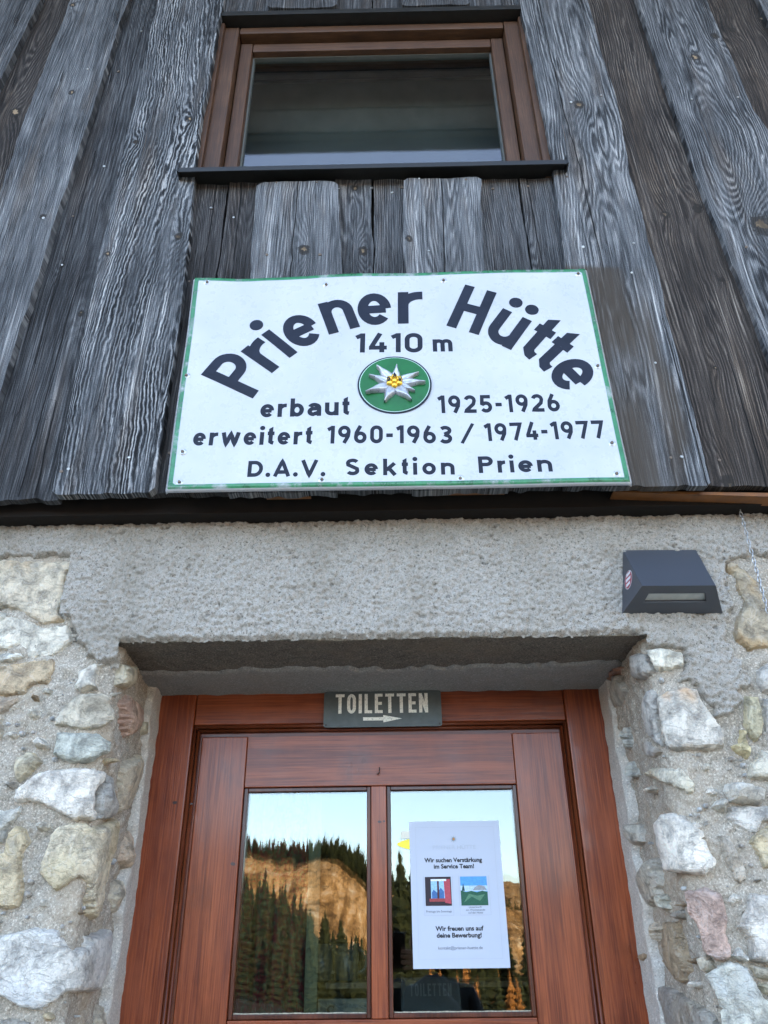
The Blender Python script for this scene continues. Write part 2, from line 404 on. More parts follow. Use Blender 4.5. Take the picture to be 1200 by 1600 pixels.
A_, R_ = np.meshgrid(azs, rs, indexing='ij')
H_ = terrain_h(A_, R_)
X_, Y_ = land_xy(A_, R_)
amp = sstep(16, 60, R_)
H_ = H_ + amp * (fbm(X_ / 30, Y_ / 30, 3.0, 4) * 3.2 * sstep(60, 300, R_) + fbm(X_ / 9, Y_ / 9, 5.0, 3) * 1.3 * sstep(130, 220, R_) + fbm(X_ / 6, Y_ / 6, 1.0, 3) * .55)
me, _ = grid_mesh('hillside', X_, Y_, H_, flip=True)
k = N('dry_alpine_grass', .95, .1); co = k.coord()
n1 = k.noise(co, .16, 6, .65); n2 = k.noise(co, 1.6, 5, .7); n3 = k.noise(k.map(co, (.55, .04, .16), rot=(0, .8, 0)), 1, 5, .65, .8)
gr = k.ramp(k.math('ADD', k.math('MULTIPLY', n1, .4), k.math('ADD', k.math('MULTIPLY', n3, .4), k.math('MULTIPLY', n2, .2))), [(.36, (.022, .016, .008)), (.45, (.13, .065, .022)), (.53, (.40, .22, .085)), (.62, (.56, .46, .33))])
M_HILL = k.out(gr, .95, k.bump(k.math('ADD', n1, k.math('MULTIPLY', n2, .4)), 1.2, .7))
k = N('near_slope_shade', .95, .1); co = k.coord()  # shade of the near slope put into its dark ground colour
M_SLOPE_SHADE = k.out(k.ramp(k.noise(co, 1.1, 6, .7), [(.3, (.006, .007, .004)), (.55, (.03, .026, .012)), (.72, (.10, .055, .022))]), .95, k.bump(k.noise(co, 2.5, 4), .5, 1))
hill = link('hillside', me, None, [M_HILL, M_SLOPE_SHADE], True)
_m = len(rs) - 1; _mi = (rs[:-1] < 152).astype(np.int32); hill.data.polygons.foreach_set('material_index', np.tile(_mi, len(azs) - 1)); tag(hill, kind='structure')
def terr_z(az, r):
    x, y = land_xy(az, r); rr = np.asarray(float(r)); a = np.asarray(float(az))
    am = sstep(16, 60, rr)
    return float(terrain_h(a, rr) + am * (fbm(x / 30, y / 30, 3.0, 4) * 3.2 * sstep(60, 300, rr) + fbm(x / 9, y / 9, 5.0, 3) * 1.3 * sstep(130, 220, rr) + fbm(x / 6, y / 6, 1.0, 3) * .55))
# everything else around: one wide sheet under it all
mb = MB(); mb.add([(-3500, 3500, GZ - .35), (3500, 3500, GZ - .35), (3500, 3, GZ - .35), (-3500, 3, GZ - .35)], [(3, 2, 1, 0)])
g = mb.build('meadow', M_HILL); tag(g, kind='structure')
k = N('trodden_gravel', .95, .15); co = k.coord()
gv = k.mix(k.rng(k.noise(co, 70, 5, .7), .3, .7), (.34, .31, .26), (.58, .54, .46))
M_GRAV = k.out(k.mix(k.rng(k.noise(co, 1.2, 4), .4, .65, 0, .5), gv, (.07, .08, .035)), .95, k.bump(k.vor(co, 60), .01, 1))
gx, gy = np.meshgrid(np.linspace(-16, 16, 90), np.linspace(-11, 9, 60), indexing='ij')
me, _ = grid_mesh('gravel_yard', gx, gy, GZ + .012 + .012 * fbm(gx, gy, 0, 3))
yard = link('gravel_yard', me, None, [M_GRAV], True); tag(yard, kind='structure')

# ------------------------------------------------------------------ conifers on the hill opposite (seen in the door panes)
def conifer_mesh(name, seed, thin=1.0, orange=False):
    R = random.Random(seed); mb = MB(); mb.m = 0
    mb.tube([(0, 0, -.5), (0.01, 0, 5), (0, 0, 9.6)], [.17, .10, .02], 6)
    mb.m = 1
    tiers = 17
    for i in range(tiers):
        t = i / (tiers - 1); z = .9 + 8.7 * t; rad = (1.75 * (1 - t) ** .85 + .08) * thin * R.uniform(.8, 1.15)
        nb = max(5, int(11 * (1 - t) + 4)); a0 = R.random() * 6
        for j in range(nb):
            a = a0 + j * 2 * math.pi / nb + R.uniform(-.2, .2); rr = rad * R.uniform(.6, 1.15); dz = -.28 * rr - R.uniform(0, .18)
            wd = .24 * rr + .12; c, s_ = math.cos(a), math.sin(a)
            p0 = (0, 0, z + .25); tip = (c * rr, s_ * rr, z + dz); l = (c * rr * .55 - s_ * wd, s_ * rr * .55 + c * wd, z + dz * .35 - .10); r_ = (c * rr * .55 + s_ * wd, s_ * rr * .55 - c * wd, z + dz * .35 - .10)
            lo = (c * rr * .5, s_ * rr * .5, z + dz * .6 - .45)
            mb.add([p0, l, tip, r_, lo], [(0, 1, 2), (0, 2, 3), (1, 4, 2), (2, 4, 3)])
    return mb.mesh(name)
k = N('spruce_needles', .8, .2); co = k.coord()
M_NEED = k.out(k.mix(k.rng(k.noise(co, 2.4, 3), .35, .65), (.006, .011, .005), (.034, .036, .010)), .8)
k = N('larch_needles', .8, .2); co = k.coord()
M_LARCH = k.out(k.mix(k.rng(k.noise(co, 2.0, 3), .35, .65), (.12, .045, .012), (.34, .14, .032)), .8)
M_BARK = mat_plain('bark', (.06, .045, .035), .9)
sp = [conifer_mesh('spruce_tree', 5 + i, .92 + .1 * i) for i in range(4)]
for me in sp: me.materials.append(M_BARK); me.materials.append(M_NEED)
lr = [conifer_mesh('larch_tree', 25 + i, 1.15) for i in range(3)]
for me in lr: me.materials.append(M_BARK); me.materials.append(M_LARCH)
RT = random.Random(3)
def tree(az, r, h, kind='spruce'):
    me = RT.choice(sp if kind == 'spruce' else lr)
    o = bpy.data.objects.new(kind + '_tree', me); COL.objects.link(o)
    x, y = land_xy(az, r); o.location = (float(x), float(y), terr_z(az, r) - .3); s_ = h / 9.6
    o.scale = (s_ * RT.uniform(.85, 1.15),) * 2 + (s_,); o.rotation_euler = (RT.uniform(-.03, .03), RT.uniform(-.03, .03), RT.uniform(0, 6.28))
    if kind == 'spruce':
        g_ = 'spruces on the near slope mirrored in the door'
        tag(o, 'dark green spruce on the lower slope below the mirrored meadow', 'tree', g_)
    else: tag(o, 'rust brown autumn larch low on the slope mirrored in the door', 'tree', 'autumn larches mirrored in the door')
wv_, wf_, wi_ = [], [], []
cv = [np.array([v.co[:] for v in me.vertices]) for me in sp]; cf = [[tuple(p.vertices) for p in me.polygons] for me in sp]
for i in range(950):                                   # the dark wood along the crest reads as one mass
    az = RT.uniform(-16, 11); wide = float(np.interp(az, [-16, -9.5, -7, -4, -1.5, 0, 11], [20, 10, 34, 66, 66, 40, 14]))
    if RT.random() > (1 if az < .5 else .5): continue
    r = 312 - wide * RT.random() ** 1.0; j = RT.randrange(4); h = RT.uniform(4.0, 7.0) * (1.2 if RT.random() < .12 else 1); s_ = h / 9.6; x, y = land_xy(az, r)
    b = len(wv_); q = cv[j] * np.array([s_ * RT.uniform(1.0, 1.5), s_ * RT.uniform(1.0, 1.5), s_]) + np.array([float(x), float(y), terr_z(az, r) - .3]); wv_ += q.tolist(); wf_ += [tuple(b + k_ for k_ in f) for f in cf[j]]
me = bpy.data.meshes.new('crest_wood'); me.from_pydata(wv_, [], wf_); me.update()
wood_o = link('crest_wood', me, None, [M_NEED]); tag(wood_o, 'dark spruce wood along the ridge mirrored in the door panes', 'wood', kind='stuff')
for i in range(230):                                    # near slope, tops falling to the right
    az = RT.uniform(-11, 0); r = RT.uniform(110, 190)
    top = np.interp(az, [-14, -10, -6, -2, 0], [6.0, 4.7, 2.3, .3, -.2]) + RT.uniform(-3.6, .1)
    z = terr_z(az, r); h = r * math.tan(math.radians(float(top))) - z
    if h > 3: tree(az, r, min(h, RT.uniform(13, 19)))
for az, r, top in ((-.15, 150, 4.2), (.25, 140, 5.0), (.7, 150, 4.4), (1.1, 145, 4.8), (1.6, 150, 4.4), (2.2, 150, 4.6), (3.0, 150, 4.0), (3.7, 145, 3.6), (4.6, 150, 2.8), (5.4, 150, 2.2), (6.2, 160, 1.2), (7.0, 160, 1.4), (8.2, 150, 1.0), (9.2, 150, .8), (1.4, 170, 2), (.5, 170, 2.4)):
    tree(az, r, r * math.tan(math.radians(top)) - terr_z(az, r))
for i in range(34):
    az = RT.uniform(.4, 10); r = RT.uniform(62, 90); top = RT.uniform(-3.6, -1.3)
    h = r * math.tan(math.radians(top)) - terr_z(az, r)
    if h > 2: tree(az, r, h, 'larch' if RT.random() < .7 else 'spruce')

# ================================================================== STONE WALL
stone_wall = empty('stone_wall', (0, 0, GZ), 'rough rubble and roughcast wall around the red-brown door', 'wall')
XL, XR, ZL = -.563, .515, .535            # opening: left and right corner, underside of the lintel
YD = .37                                  # plane of the door frame
def spacing(*segs):
    return np.unique(np.concatenate([np.arange(a, b, d) for a, b, d in segs] + [np.array([segs[-1][1]])]))
PL = [(-260, 770), (-260, 868), (-20, 874), (60, 871), (90, 874), (117, 866), (121, 888), (106, 903), (106, 935), (96, 950), (106, 972), (110, 1004), (124, 1012), (128, 1024), (142, 1032), (152, 1036), (174, 1032), (188, 1022), (192, 1022), (200, 1035), (1000, 1020), (1010, 1010), (1035, 1013), (1066, 1016), (1070, 1045), (1060, 1062), (1076, 1068), (1092, 1080), (1105, 1100), (1118, 1121), (1138, 1124), (1160, 1110), (1163, 1094), (1158, 1078), (1178, 1070), (1172, 1045), (1150, 1020), (1137, 985), (1150, 950), (1140, 905), (1134, 878), (1160, 872), (1230, 866), (1500, 860), (1500, 770)]
PLW = [W(px, py, -.008)[::2] for px, py in PL]
PLW = [(x, (max(z, .9) if py <= 770 else z)) for (x, z), (px, py) in zip(PLW, PL)]
def rough_relief(x, z, y=0.0):
    """height of the roughcast in metres: lumps of sprayed grit with pits between"""
    a = vn(x / .0075, z / .0065, y / .0085 + 3); b = vn(x / .0045, z / .0042, y / .0045 + 7); c = vn(x / .02, z / .018, y / .02); d = fbm(x / .09, z / .09, 1.5, 2)
    h = .0038 * np.abs(a) ** .8 * np.sign(a) + .0030 * b + .0014 * c + .0022 * d
    pitn = vn(x / .013 + 31, z / .011, 5.5) + .5 * vn(x / .006, z / .005, 9.5)
    pit = sstep(.55, .95, pitn)
    return h - .0035 * pit, pit
def mort_relief(x, y, z):
    return -.004 + .0065 * fbm(x / .11, z / .11, y / .11, 3) + .0040 * fbm(x / .022, z / .022, y / .022, 3) + .0020 * vn(x / .005, z / .005, y / .005)
# profile of the side walls of the opening: (x, y) along arc length, straight front -> rounded corner -> reveal
def side_profile(side):
    s_ = -1 if side == 'left' else 1
    xc = XL if side == 'left' else XR; xe = -.590 if side == 'left' else .520
    r = .045; pts = []
    for u in spacing((0, .50, .003), (.50, 1.6, .05))[::-1]:
        pts.append((xc + s_ * (r + u), 0, 0, -1))
    for a in np.linspace(.06, 1.5, 24):
        pts.append((xc + s_ * (r - r * math.sin(a)), r - r * math.cos(a), -s_ * math.sin(a), -math.cos(a)))
    ys = np.arange(r + .002, YD + .03, .0035)
    for y in ys:
        t = (y - r) / (YD - r); pts.append((xc + (xe - xc) * t, y, -s_, 0))
    return np.array(pts)
base_v, base_f = [], []
def wall_side(side):
    P_ = side_profile(side)
    zs = spacing((GZ, -.42, .04), (-.42, ZL + .03, .0033))
    U, Z = np.meshgrid(np.arange(len(P_)), zs, indexing='ij')
    x, y, nx, ny = (P_[U, i] for i in range(4))
    h = mort_relief(x, y, Z)
    inn = (U > len(P_) - 110)
    X = x + nx * h; Y = y + ny * h
    back = sstep(ZL + .015, ZL + .022, Z) * .03 * (y < .045)
    me, _ = grid_mesh('mortar', X, Y + back, Z, flip=(side == 'right'))
    # base surface for laying the stones
    k_ = np.r_[0, np.searchsorted(-np.abs(P_[:, 0]), 0)] if False else np.unique(np.r_[np.arange(0, len(P_), 6), len(P_) - 1])
    b = len(base_v)
    for i in k_:
        for z in (GZ, 1.0): base_v.append((P_[i, 0], P_[i, 1], z))
    for i in range(len(k_) - 1): base_f.append((b + 2 * i, b + 2 * i + 1, b + 2 * i + 3, b + 2 * i + 2))
    return me
for side in ('left', 'right'):
    link('mortar', wall_side(side), stone_wall, [M_MORTAR], True)
# front above the opening, then round under the lintel to the door
def wall_top():
    xs = spacing((-2.2, -.98, .03), (-.98, .98, .003), (.98, 2.2, .03))
    r = .012; pts = [(0, z, -1, 0) for z in spacing((ZL + r, .95, .003))[::-1]]
    for a in np.linspace(.1, 1.5, 8): pts.append((r - r * math.cos(a), ZL + r - r * math.sin(a), -math.cos(a), -math.sin(a)))
    for y in np.arange(r + .002, YD + .03, .0035): pts.append((y, ZL - .003 * (y / YD), 0, -1))
    P_ = np.array(pts); V, X = np.meshgrid(np.arange(len(P_)), xs, indexing='ij')
    y, z, ny, nz = (P_[V, i] for i in range(4))
    h = mort_relief(X, y, z) * np.where(y > .2, .15, 1) * np.where(z < ZL + .03, .35, 1) - .004 * (z < ZL + .03)
    inside = (X > XL - .03) & (X < XR + .03)
    keep_c = inside | (y <= 0.0001)
    kp = keep_c[:-1, :-1] & keep_c[1:, 1:]
    me, used = grid_mesh('mortar', X, y + ny * h, z + nz * h, kp)
    b = len(base_v); base_v.extend([(-2.2, 0, ZL), (2.2, 0, ZL), (2.2, 0, 1.2), (-2.2, 0, 1.2)]); base_f.append((b, b + 1, b + 2, b + 3))
    return me
me = wall_top()
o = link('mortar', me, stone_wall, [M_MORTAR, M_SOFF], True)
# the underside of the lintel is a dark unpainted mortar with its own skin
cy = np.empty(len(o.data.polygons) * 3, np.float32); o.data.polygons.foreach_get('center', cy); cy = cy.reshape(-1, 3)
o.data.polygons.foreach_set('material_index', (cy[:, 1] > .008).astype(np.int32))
BASE = BVHTree.FromPolygons(base_v, base_f)
def hit(px, py):
    o_ = Vector((0, CAMY, 0)); h = BASE.ray_cast(o_, ray(px, py))
    if h[0] is None: return None
    n = h[1]
    if n.dot(ray(px, py)) > 0: n = -n
    return h[0], n

# roughcast plaster: a coat 12 mm thick over the lintel, ragged at its edge
xs = spacing((-2.2, -.96, .02), (-.96, .96, .0026), (.96, 2.2, .02)); zs = spacing((.20, .90, .0026))
X, Z = np.meshgrid(xs, zs, indexing='ij')
near = (np.abs(X) < 1.0) & (Z < .60) | (X < -.7) | (X > .7)
d = np.full(X.shape, .05)
d[near] = poly_sdf(PLW, X[near], Z[near])
d = d + .006 * vn(X / .02, Z / .02, 2.0) + .004 * vn(X / .007, Z / .007, 6.0)
rel, pit = rough_relief(X, Z)
t_ = sstep(-.001, .011, d)
ze = ZL + .0045 + .0022 * vn(X / .03, 3.3, 1.0) + .0018 * vn(X / .009, 1.3, 1.0)
lip = sstep(ze + .010, ze - .001, Z) * ((X > XL - .0) & (X < XR + .0))
Y = .012 - .024 * t_ - rel * (0.3 + .7 * t_) + .012 * lip
Y = Y - .003 * fbm(X / .11, Z / .11, 0, 2)
hem = (Z > ze - .0015) | (X < XL) | (X > XR)
ok = (d > -.006) & hem
kp = ok[:-1, :-1] & ok[1:, 1:] & ok[1:, :-1] & ok[:-1, 1:]
me, used = grid_mesh('roughcast_coat', X, Y, Z, kp, flip=True)
me.update()
attr(me, 'pit', pit.reshape(-1)[used])
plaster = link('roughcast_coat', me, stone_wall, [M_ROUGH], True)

# smooth cement strips next to the frame and on the inner half of the lintel's underside
def smooth_strip(side):
    s_ = -1 if side == 'left' else 1; xe = -.590 if side == 'left' else .520; xc = XL if side == 'left' else XR
    zs = spacing((GZ, -.4, .05), (-.4, ZL + .004, .006)); us = np.linspace(0, 1, 34)
    U, Z = np.meshgrid(us, zs, indexing='ij')
    y0 = .280 + .020 * vn(Z / .09, 0, 3 + s_) + .012 * vn(Z / .025, 1, 3)
    y = y0 + (YD + .012 - y0) * U
    x = xc + (xe - xc) * (y - .045) / (YD - .045) - s_ * (.013 * sstep(0, .12, U)) + s_ * .012 * (U < .01)
    x = x + .0018 * fbm(y / .03, Z / .03, 4.0, 3)
    me, _ = grid_mesh('cement_skim', x, y, Z, flip=(side == 'right')); return me
for side in ('left', 'right'): link('cement_skim', smooth_strip(side), stone_wall, [M_SMOOTH], True)
xs = np.arange(XL - .03, XR + .035, .005); us = np.linspace(0, 1, 30); X, U = np.meshgrid(xs, us, indexing='ij')
y0 = .180 + .012 * fbm(X / .16, 2, 8.0, 3) + .012 * vn(X / .02, 1, 3)
y = y0 + (YD + .012 - y0) * U
z = ZL + .001 - .004 * sstep(0, .10, U) + .012 * (U < .01) + .0015 * fbm(X / .04, y / .04, 4.0, 3)
me, _ = grid_mesh('cement_skim', X, y, z)
M_SK = mat_mortar('skimmed_lintel', (.20, .19, .17), (.30, .29, .265))
link('cement_skim', me, stone_wall, [M_SK], True)

# ---- the stones
WHITE, BLUE, CREAM, GREYS, OCH, PINK, GREEN, BROWN = (.66, .65, .62), (.53, .545, .54), (.60, .52, .38), (.34, .33, .31), (.50, .31, .13), (.45, .31, .25), (.50, .465, .40), (.30, .23, .155)
YEL, ORA, OFF = (.50, .38, .17), (.60, .32, .12), (.55, .54, .50)
# outline in the photograph, colour, stain colour, stain amount, how far it stands out (m)
ST = [
 ([(-40, 880), (12, 873), (37, 877), (65, 875), (88, 877), (112, 877), (119, 872), (120, 888), (104, 900), (104, 919), (105, 933), (96, 948), (92, 958), (104, 970), (83, 975), (67, 977), (48, 967), (31, 956), (12, 950), (-40, 940)], GREEN, OCH, .45, .014),
 ([(-40, 952), (6, 955), (9, 965), (2, 973), (-40, 982)], BLUE, GREYS, .2, .012),
 ([(-40, 985), (8, 960), (30, 962), (50, 970), (66, 980), (85, 977), (104, 974), (108, 985), (110, 1003), (98, 1015), (88, 1024), (70, 1028), (45, 1030), (38, 1022), (30, 1010), (10, 1017), (-40, 1015)], OFF, GREYS, .3, .010),
 ([(-40, 1023), (12, 1020), (32, 1020), (36, 1028), (18, 1036), (-40, 1038)], BLUE, GREYS, .5, .014),
 ([(-40, 1044), (20, 1036), (42, 1031), (87, 1028), (85, 1048), (76, 1067), (52, 1071), (38, 1085), (12, 1086), (-40, 1084)], (.42, .35, .26), OCH, .7, .012),
 ([(-40, 1090), (15, 1088), (36, 1087), (30, 1095), (15, 1108), (5, 1115), (-40, 1125)], (.38, .33, .28), ORA, .6, .010),
 ([(-40, 1128), (4, 1120), (5, 1150), (-4, 1160), (-40, 1165)], GREEN, BLUE, .5, .012),
 ([(144, 1038), (167, 1036), (156, 1050), (152, 1070), (154, 1075), (129, 1083), (116, 1075), (123, 1062), (123, 1050)], (.56, .55, .52), OCH, .1, .018),
 ([(107, 1098), (120, 1090), (140, 1086), (160, 1085), (172, 1092), (172, 1105), (178, 1115), (172, 1130), (160, 1138), (145, 1141), (130, 1142), (118, 1141), (105, 1137), (87, 1136), (88, 1125), (98, 1110)], (.48, .46, .41), CREAM, .5, .020),
 ([(90, 1145), (120, 1145), (150, 1146), (167, 1160), (164, 1177), (146, 1190), (112, 1193), (100, 1188), (84, 1180), (89, 1167)], (.46, .50, .49), YEL, .35, .026),
 ([(52, 1160), (62, 1151), (74, 1158), (80, 1168), (76, 1172), (56, 1169)], WHITE, GREYS, .2, .012),
 ([(25, 1184), (42, 1175), (52, 1176), (68, 1192), (54, 1205), (31, 1222), (24, 1217)], (.45, .42, .34), YEL, .3, .014),
 ([(25, 1235), (62, 1208), (92, 1202), (144, 1200), (160, 1208), (158, 1219), (146, 1242), (145, 1284), (125, 1280), (115, 1283), (96, 1273), (83, 1265), (69, 1258), (46, 1254), (31, 1256), (25, 1254)], (.60, .59, .58), WHITE, .4, .024),
 ([(163, 1209), (178, 1215), (178, 1272), (166, 1281), (149, 1283), (149, 1243)], (.44, .45, .46), GREYS, .4, .012),
 ([(-40, 1262), (12, 1265), (37, 1257), (35, 1271), (23, 1285), (12, 1294), (5, 1316), (-40, 1320)], BLUE, WHITE, .4, .016),
 ([(23, 1290), (42, 1296), (47, 1317), (36, 1333), (34, 1350), (35, 1390), (28, 1416), (15, 1420), (-40, 1412), (-40, 1350), (5, 1330), (12, 1300)], (.50, .44, .33), YEL, .4, .016),
 ([(93, 1291), (117, 1286), (133, 1286), (146, 1294), (165, 1285), (180, 1278), (182, 1300), (176, 1330), (168, 1350), (165, 1368), (160, 1385), (160, 1400), (155, 1420), (147, 1437), (136, 1428), (134, 1405), (132, 1380), (122, 1372), (105, 1385), (88, 1394), (62, 1365), (66, 1345), (75, 1325), (80, 1305)], (.56, .52, .43), YEL, .35, .020),
 ([(192, 1192), (205, 1185), (221, 1176), (220, 1215), (214, 1240), (205, 1262), (184, 1272), (182, 1245), (184, 1200)], (.52, .49, .42), CREAM, .5, .012),
 ([(200, 1085), (215, 1098), (224, 1108), (220, 1125), (208, 1145), (196, 1152), (191, 1120), (190, 1100)], (.46, .34, .28), (.42, .26, .2), .5, .014),
 ([(186, 1036), (214, 1042), (208, 1068), (198, 1078), (182, 1070)], (.50, .46, .36), GREYS, .3, .012),
 ([(226, 1112), (234, 1118), (230, 1140), (222, 1158), (219, 1140)], (.45, .43, .35), GREYS, .2, .008),
 ([(203, 1295), (209, 1310), (203, 1345), (195, 1362), (186, 1345), (188, 1320)], (.50, .44, .37), PINK, .3, .010),
 ([(178, 1382), (193, 1372), (192, 1400), (184, 1425), (174, 1425), (173, 1402)], (.52, .50, .44), CREAM, .3, .010),
 ([(-40, 1470), (31, 1456), (50, 1450), (92, 1452), (100, 1469), (110, 1484), (125, 1478), (130, 1462), (146, 1462), (165, 1447), (167, 1475), (160, 1517), (146, 1550), (129, 1550), (100, 1551), (67, 1579), (38, 1575), (12, 1560), (-40, 1548)], (.56, .57, .58), WHITE, .5, .026),
 ([(160, 1558), (165, 1640), (135, 1640)], (.50, .48, .43), GREYS, .2, .012),
 ([(-40, 1430), (-12, 1428), (2, 1440), (-8, 1452), (-40, 1455)], GREYS, OFF, .4, .012),
 ([(-40, 1600), (20, 1592), (60, 1600), (95, 1625), (90, 1680), (-40, 1690)], GREYS, OFF, .4, .016),
 # right of the door
 ([(1134, 880), (1146, 878), (1165, 892), (1180, 905), (1192, 925), (1235, 950), (1235, 1010), (1195, 1012), (1170, 1015), (1150, 1000), (1146, 985), (1150, 965), (1160, 945), (1150, 925), (1145, 905), (1135, 890)], (.40, .36, .29), OCH, .6, .016),
 ([(1014, 1018), (1037, 1014), (1066, 1020), (1070, 1040), (1050, 1047), (1028, 1050), (1021, 1036)], (.58, .58, .54), GREYS, .1, .018),
 ([(992, 1022), (1010, 1021), (1019, 1037), (1024, 1050), (1002, 1063), (990, 1055)], (.36, .36, .36), GREYS, .4, .012),
 ([(962, 1054), (972, 1055), (982, 1082), (972, 1104), (960, 1108), (956, 1080)], (.36, .36, .34), GREYS, .3, .012),
 ([(1003, 1100), (1012, 1078), (1024, 1080), (1027, 1094), (1030, 1113), (1034, 1145), (1043, 1170), (1030, 1163), (1012, 1147), (1005, 1122)], (.40, .40, .40), GREYS, .3, .016),
 ([(1029, 1094), (1040, 1082), (1067, 1074), (1087, 1080), (1092, 1092), (1104, 1109), (1117, 1126), (1129, 1142), (1130, 1170), (1096, 1171), (1062, 1175), (1046, 1171), (1036, 1143), (1032, 1113)], (.58, .57, .55), ORA, .75, .026),
 ([(1000, 1167), (1008, 1149), (1038, 1176), (1025, 1184), (1008, 1182)], (.42, .42, .42), BROWN, .7, .012),
 ([(1160, 1088), (1183, 1090), (1190, 1126), (1190, 1147), (1181, 1161), (1171, 1147), (1164, 1130)], (.45, .43, .33), YEL, .8, .018),
 ([(1158, 1140), (1168, 1142), (1165, 1157), (1173, 1174), (1169, 1185), (1156, 1178), (1144, 1165), (1156, 1160)], (.50, .45, .30), YEL, .8, .016),
 ([(1182, 1047), (1200, 1036), (1235, 1030), (1235, 1085), (1190, 1082), (1184, 1070)], (.50, .50, .50), GREYS, .3, .016),
 ([(1190, 1090), (1235, 1092), (1235, 1160), (1196, 1160)], (.42, .42, .42), OFF, .3, .014),
 ([(1190, 1172), (1235, 1178), (1235, 1218), (1169, 1216), (1174, 1197)], (.52, .51, .46), CREAM, .3, .016),
 ([(1004, 1211), (1021, 1199), (1065, 1200), (1078, 1214), (1085, 1226), (1084, 1240), (1069, 1241), (1050, 1228), (1019, 1216)], (.50, .49, .44), YEL, .3, .018),
 ([(1137, 1226), (1150, 1224), (1193, 1232), (1192, 1255), (1187, 1257), (1169, 1255), (1140, 1253), (1134, 1236)], (.56, .56, .55), GREYS, .3, .020),
 ([(1117, 1253), (1129, 1247), (1138, 1253), (1133, 1270), (1113, 1262)], (.54, .54, .52), GREYS, .1, .016),
 ([(1140, 1259), (1190, 1259), (1235, 1262), (1235, 1278), (1190, 1286), (1181, 1305), (1158, 1297), (1136, 1278)], (.52, .52, .52), GREYS, .3, .012),
 ([(1188, 1294), (1235, 1282), (1235, 1360), (1190, 1357), (1180, 1330), (1167, 1315)], (.50, .44, .32), YEL, .6, .018),
 ([(1036, 1288), (1046, 1270), (1067, 1274), (1081, 1286), (1090, 1282), (1094, 1292), (1100, 1313), (1108, 1334), (1120, 1347), (1104, 1368), (1075, 1365), (1054, 1363), (1045, 1334), (1040, 1313)], (.66, .65, .63), WHITE, .3, .032),
 ([(1084, 1282), (1087, 1268), (1093, 1275), (1094, 1284), (1090, 1281)], (.56, .56, .56), GREYS, .1, .014),
 ([(1098, 1270), (1110, 1289), (1101, 1290)], (.50, .50, .50), GREYS, .1, .012),
 ([(1121, 1305), (1140, 1307), (1148, 1326), (1165, 1357), (1167, 1372), (1156, 1382), (1146, 1376), (1135, 1345)], (.50, .47, .43), OFF, .4, .018),
 ([(987, 1288), (1000, 1286), (1007, 1315), (994, 1324), (987, 1305)], (.44, .44, .42), GREYS, .3, .010),
 ([(1001, 1375), (1023, 1338), (1030, 1347), (1036, 1380), (1033, 1400), (1017, 1417), (1004, 1400)], (.44, .43, .39), OFF, .3, .016),
 ([(1030, 1409), (1040, 1390), (1046, 1420), (1040, 1424)], (.50, .51, .47), GREYS, .1, .012),
 ([(1073, 1387), (1088, 1393), (1100, 1385), (1125, 1396), (1131, 1417), (1135, 1437), (1133, 1458), (1140, 1475), (1141, 1494), (1131, 1502), (1115, 1500), (1102, 1486), (1094, 1452), (1081, 1427), (1077, 1398)], (.45, .34, .31), (.46, .44, .43), .5, .026),
 ([(1171, 1396), (1235, 1400), (1235, 1520), (1190, 1505), (1171, 1500), (1171, 1467), (1154, 1448), (1162, 1427)], (.58, .57, .56), WHITE, .3, .022),
 ([(1152, 1477), (1168, 1494), (1165, 1507), (1142, 1494)], (.56, .57, .56), GREYS, .1, .016),
 ([(1096, 1492), (1108, 1494), (1117, 1506), (1117, 1515), (1100, 1520), (1095, 1505)], (.54, .52, .46), OFF, .3, .014),
 ([(1100, 1523), (1137, 1500), (1165, 1510), (1179, 1533), (1192, 1558), (1235, 1580), (1235, 1690), (1135, 1690), (1131, 1620), (1125, 1567)], (.50, .52, .50), BLUE, .6, .022),
 ([(1171, 1507), (1196, 1512), (1205, 1533), (1182, 1528)], (.48, .45, .38), OFF, .3, .012),
 ([(1184, 1537), (1205, 1538), (1235, 1540), (1235, 1572), (1195, 1552)], (.44, .42, .34), OFF, .3, .012),
 ([(1038, 1440), (1058, 1442), (1071, 1485), (1079, 1512), (1075, 1540), (1058, 1531), (1040, 1506), (1037, 1475)], (.36, .30, .22), BROWN, .5, .018),
 ([(1021, 1431), (1030, 1448), (1031, 1475), (1023, 1465)], (.46, .42, .36), GREYS, .2, .010),
 ([(1029, 1538), (1054, 1544), (1090, 1567), (1117, 1587), (1131, 1625), (1128, 1690), (1062, 1690), (1042, 1600), (1030, 1562)], (.36, .34, .30), GREYS, .5, .018),
 ([(981, 1128), (989, 1166), (981, 1170), (977, 1145)], (.40, .42, .42), GREYS, .2, .010),
 ([(986, 1182), (995, 1210), (990, 1222), (985, 1205)], (.40, .42, .42), GREYS, .2, .010),
 ([(952, 1063), (963, 1045), (975, 1040), (968, 1055), (955, 1070)], (.30, .17, .13), BROWN, .3, .010),
]
RS = random.Random(5)
def rand_outline(cx, cy, rx, ry, n=11):
    ph = RS.random() * 6
    return [(cx + rx * math.cos(ph + 2 * math.pi * i / n) * RS.uniform(.78, 1.15), cy + ry * math.sin(ph + 2 * math.pi * i / n) * RS.uniform(.78, 1.15)) for i in range(n)]
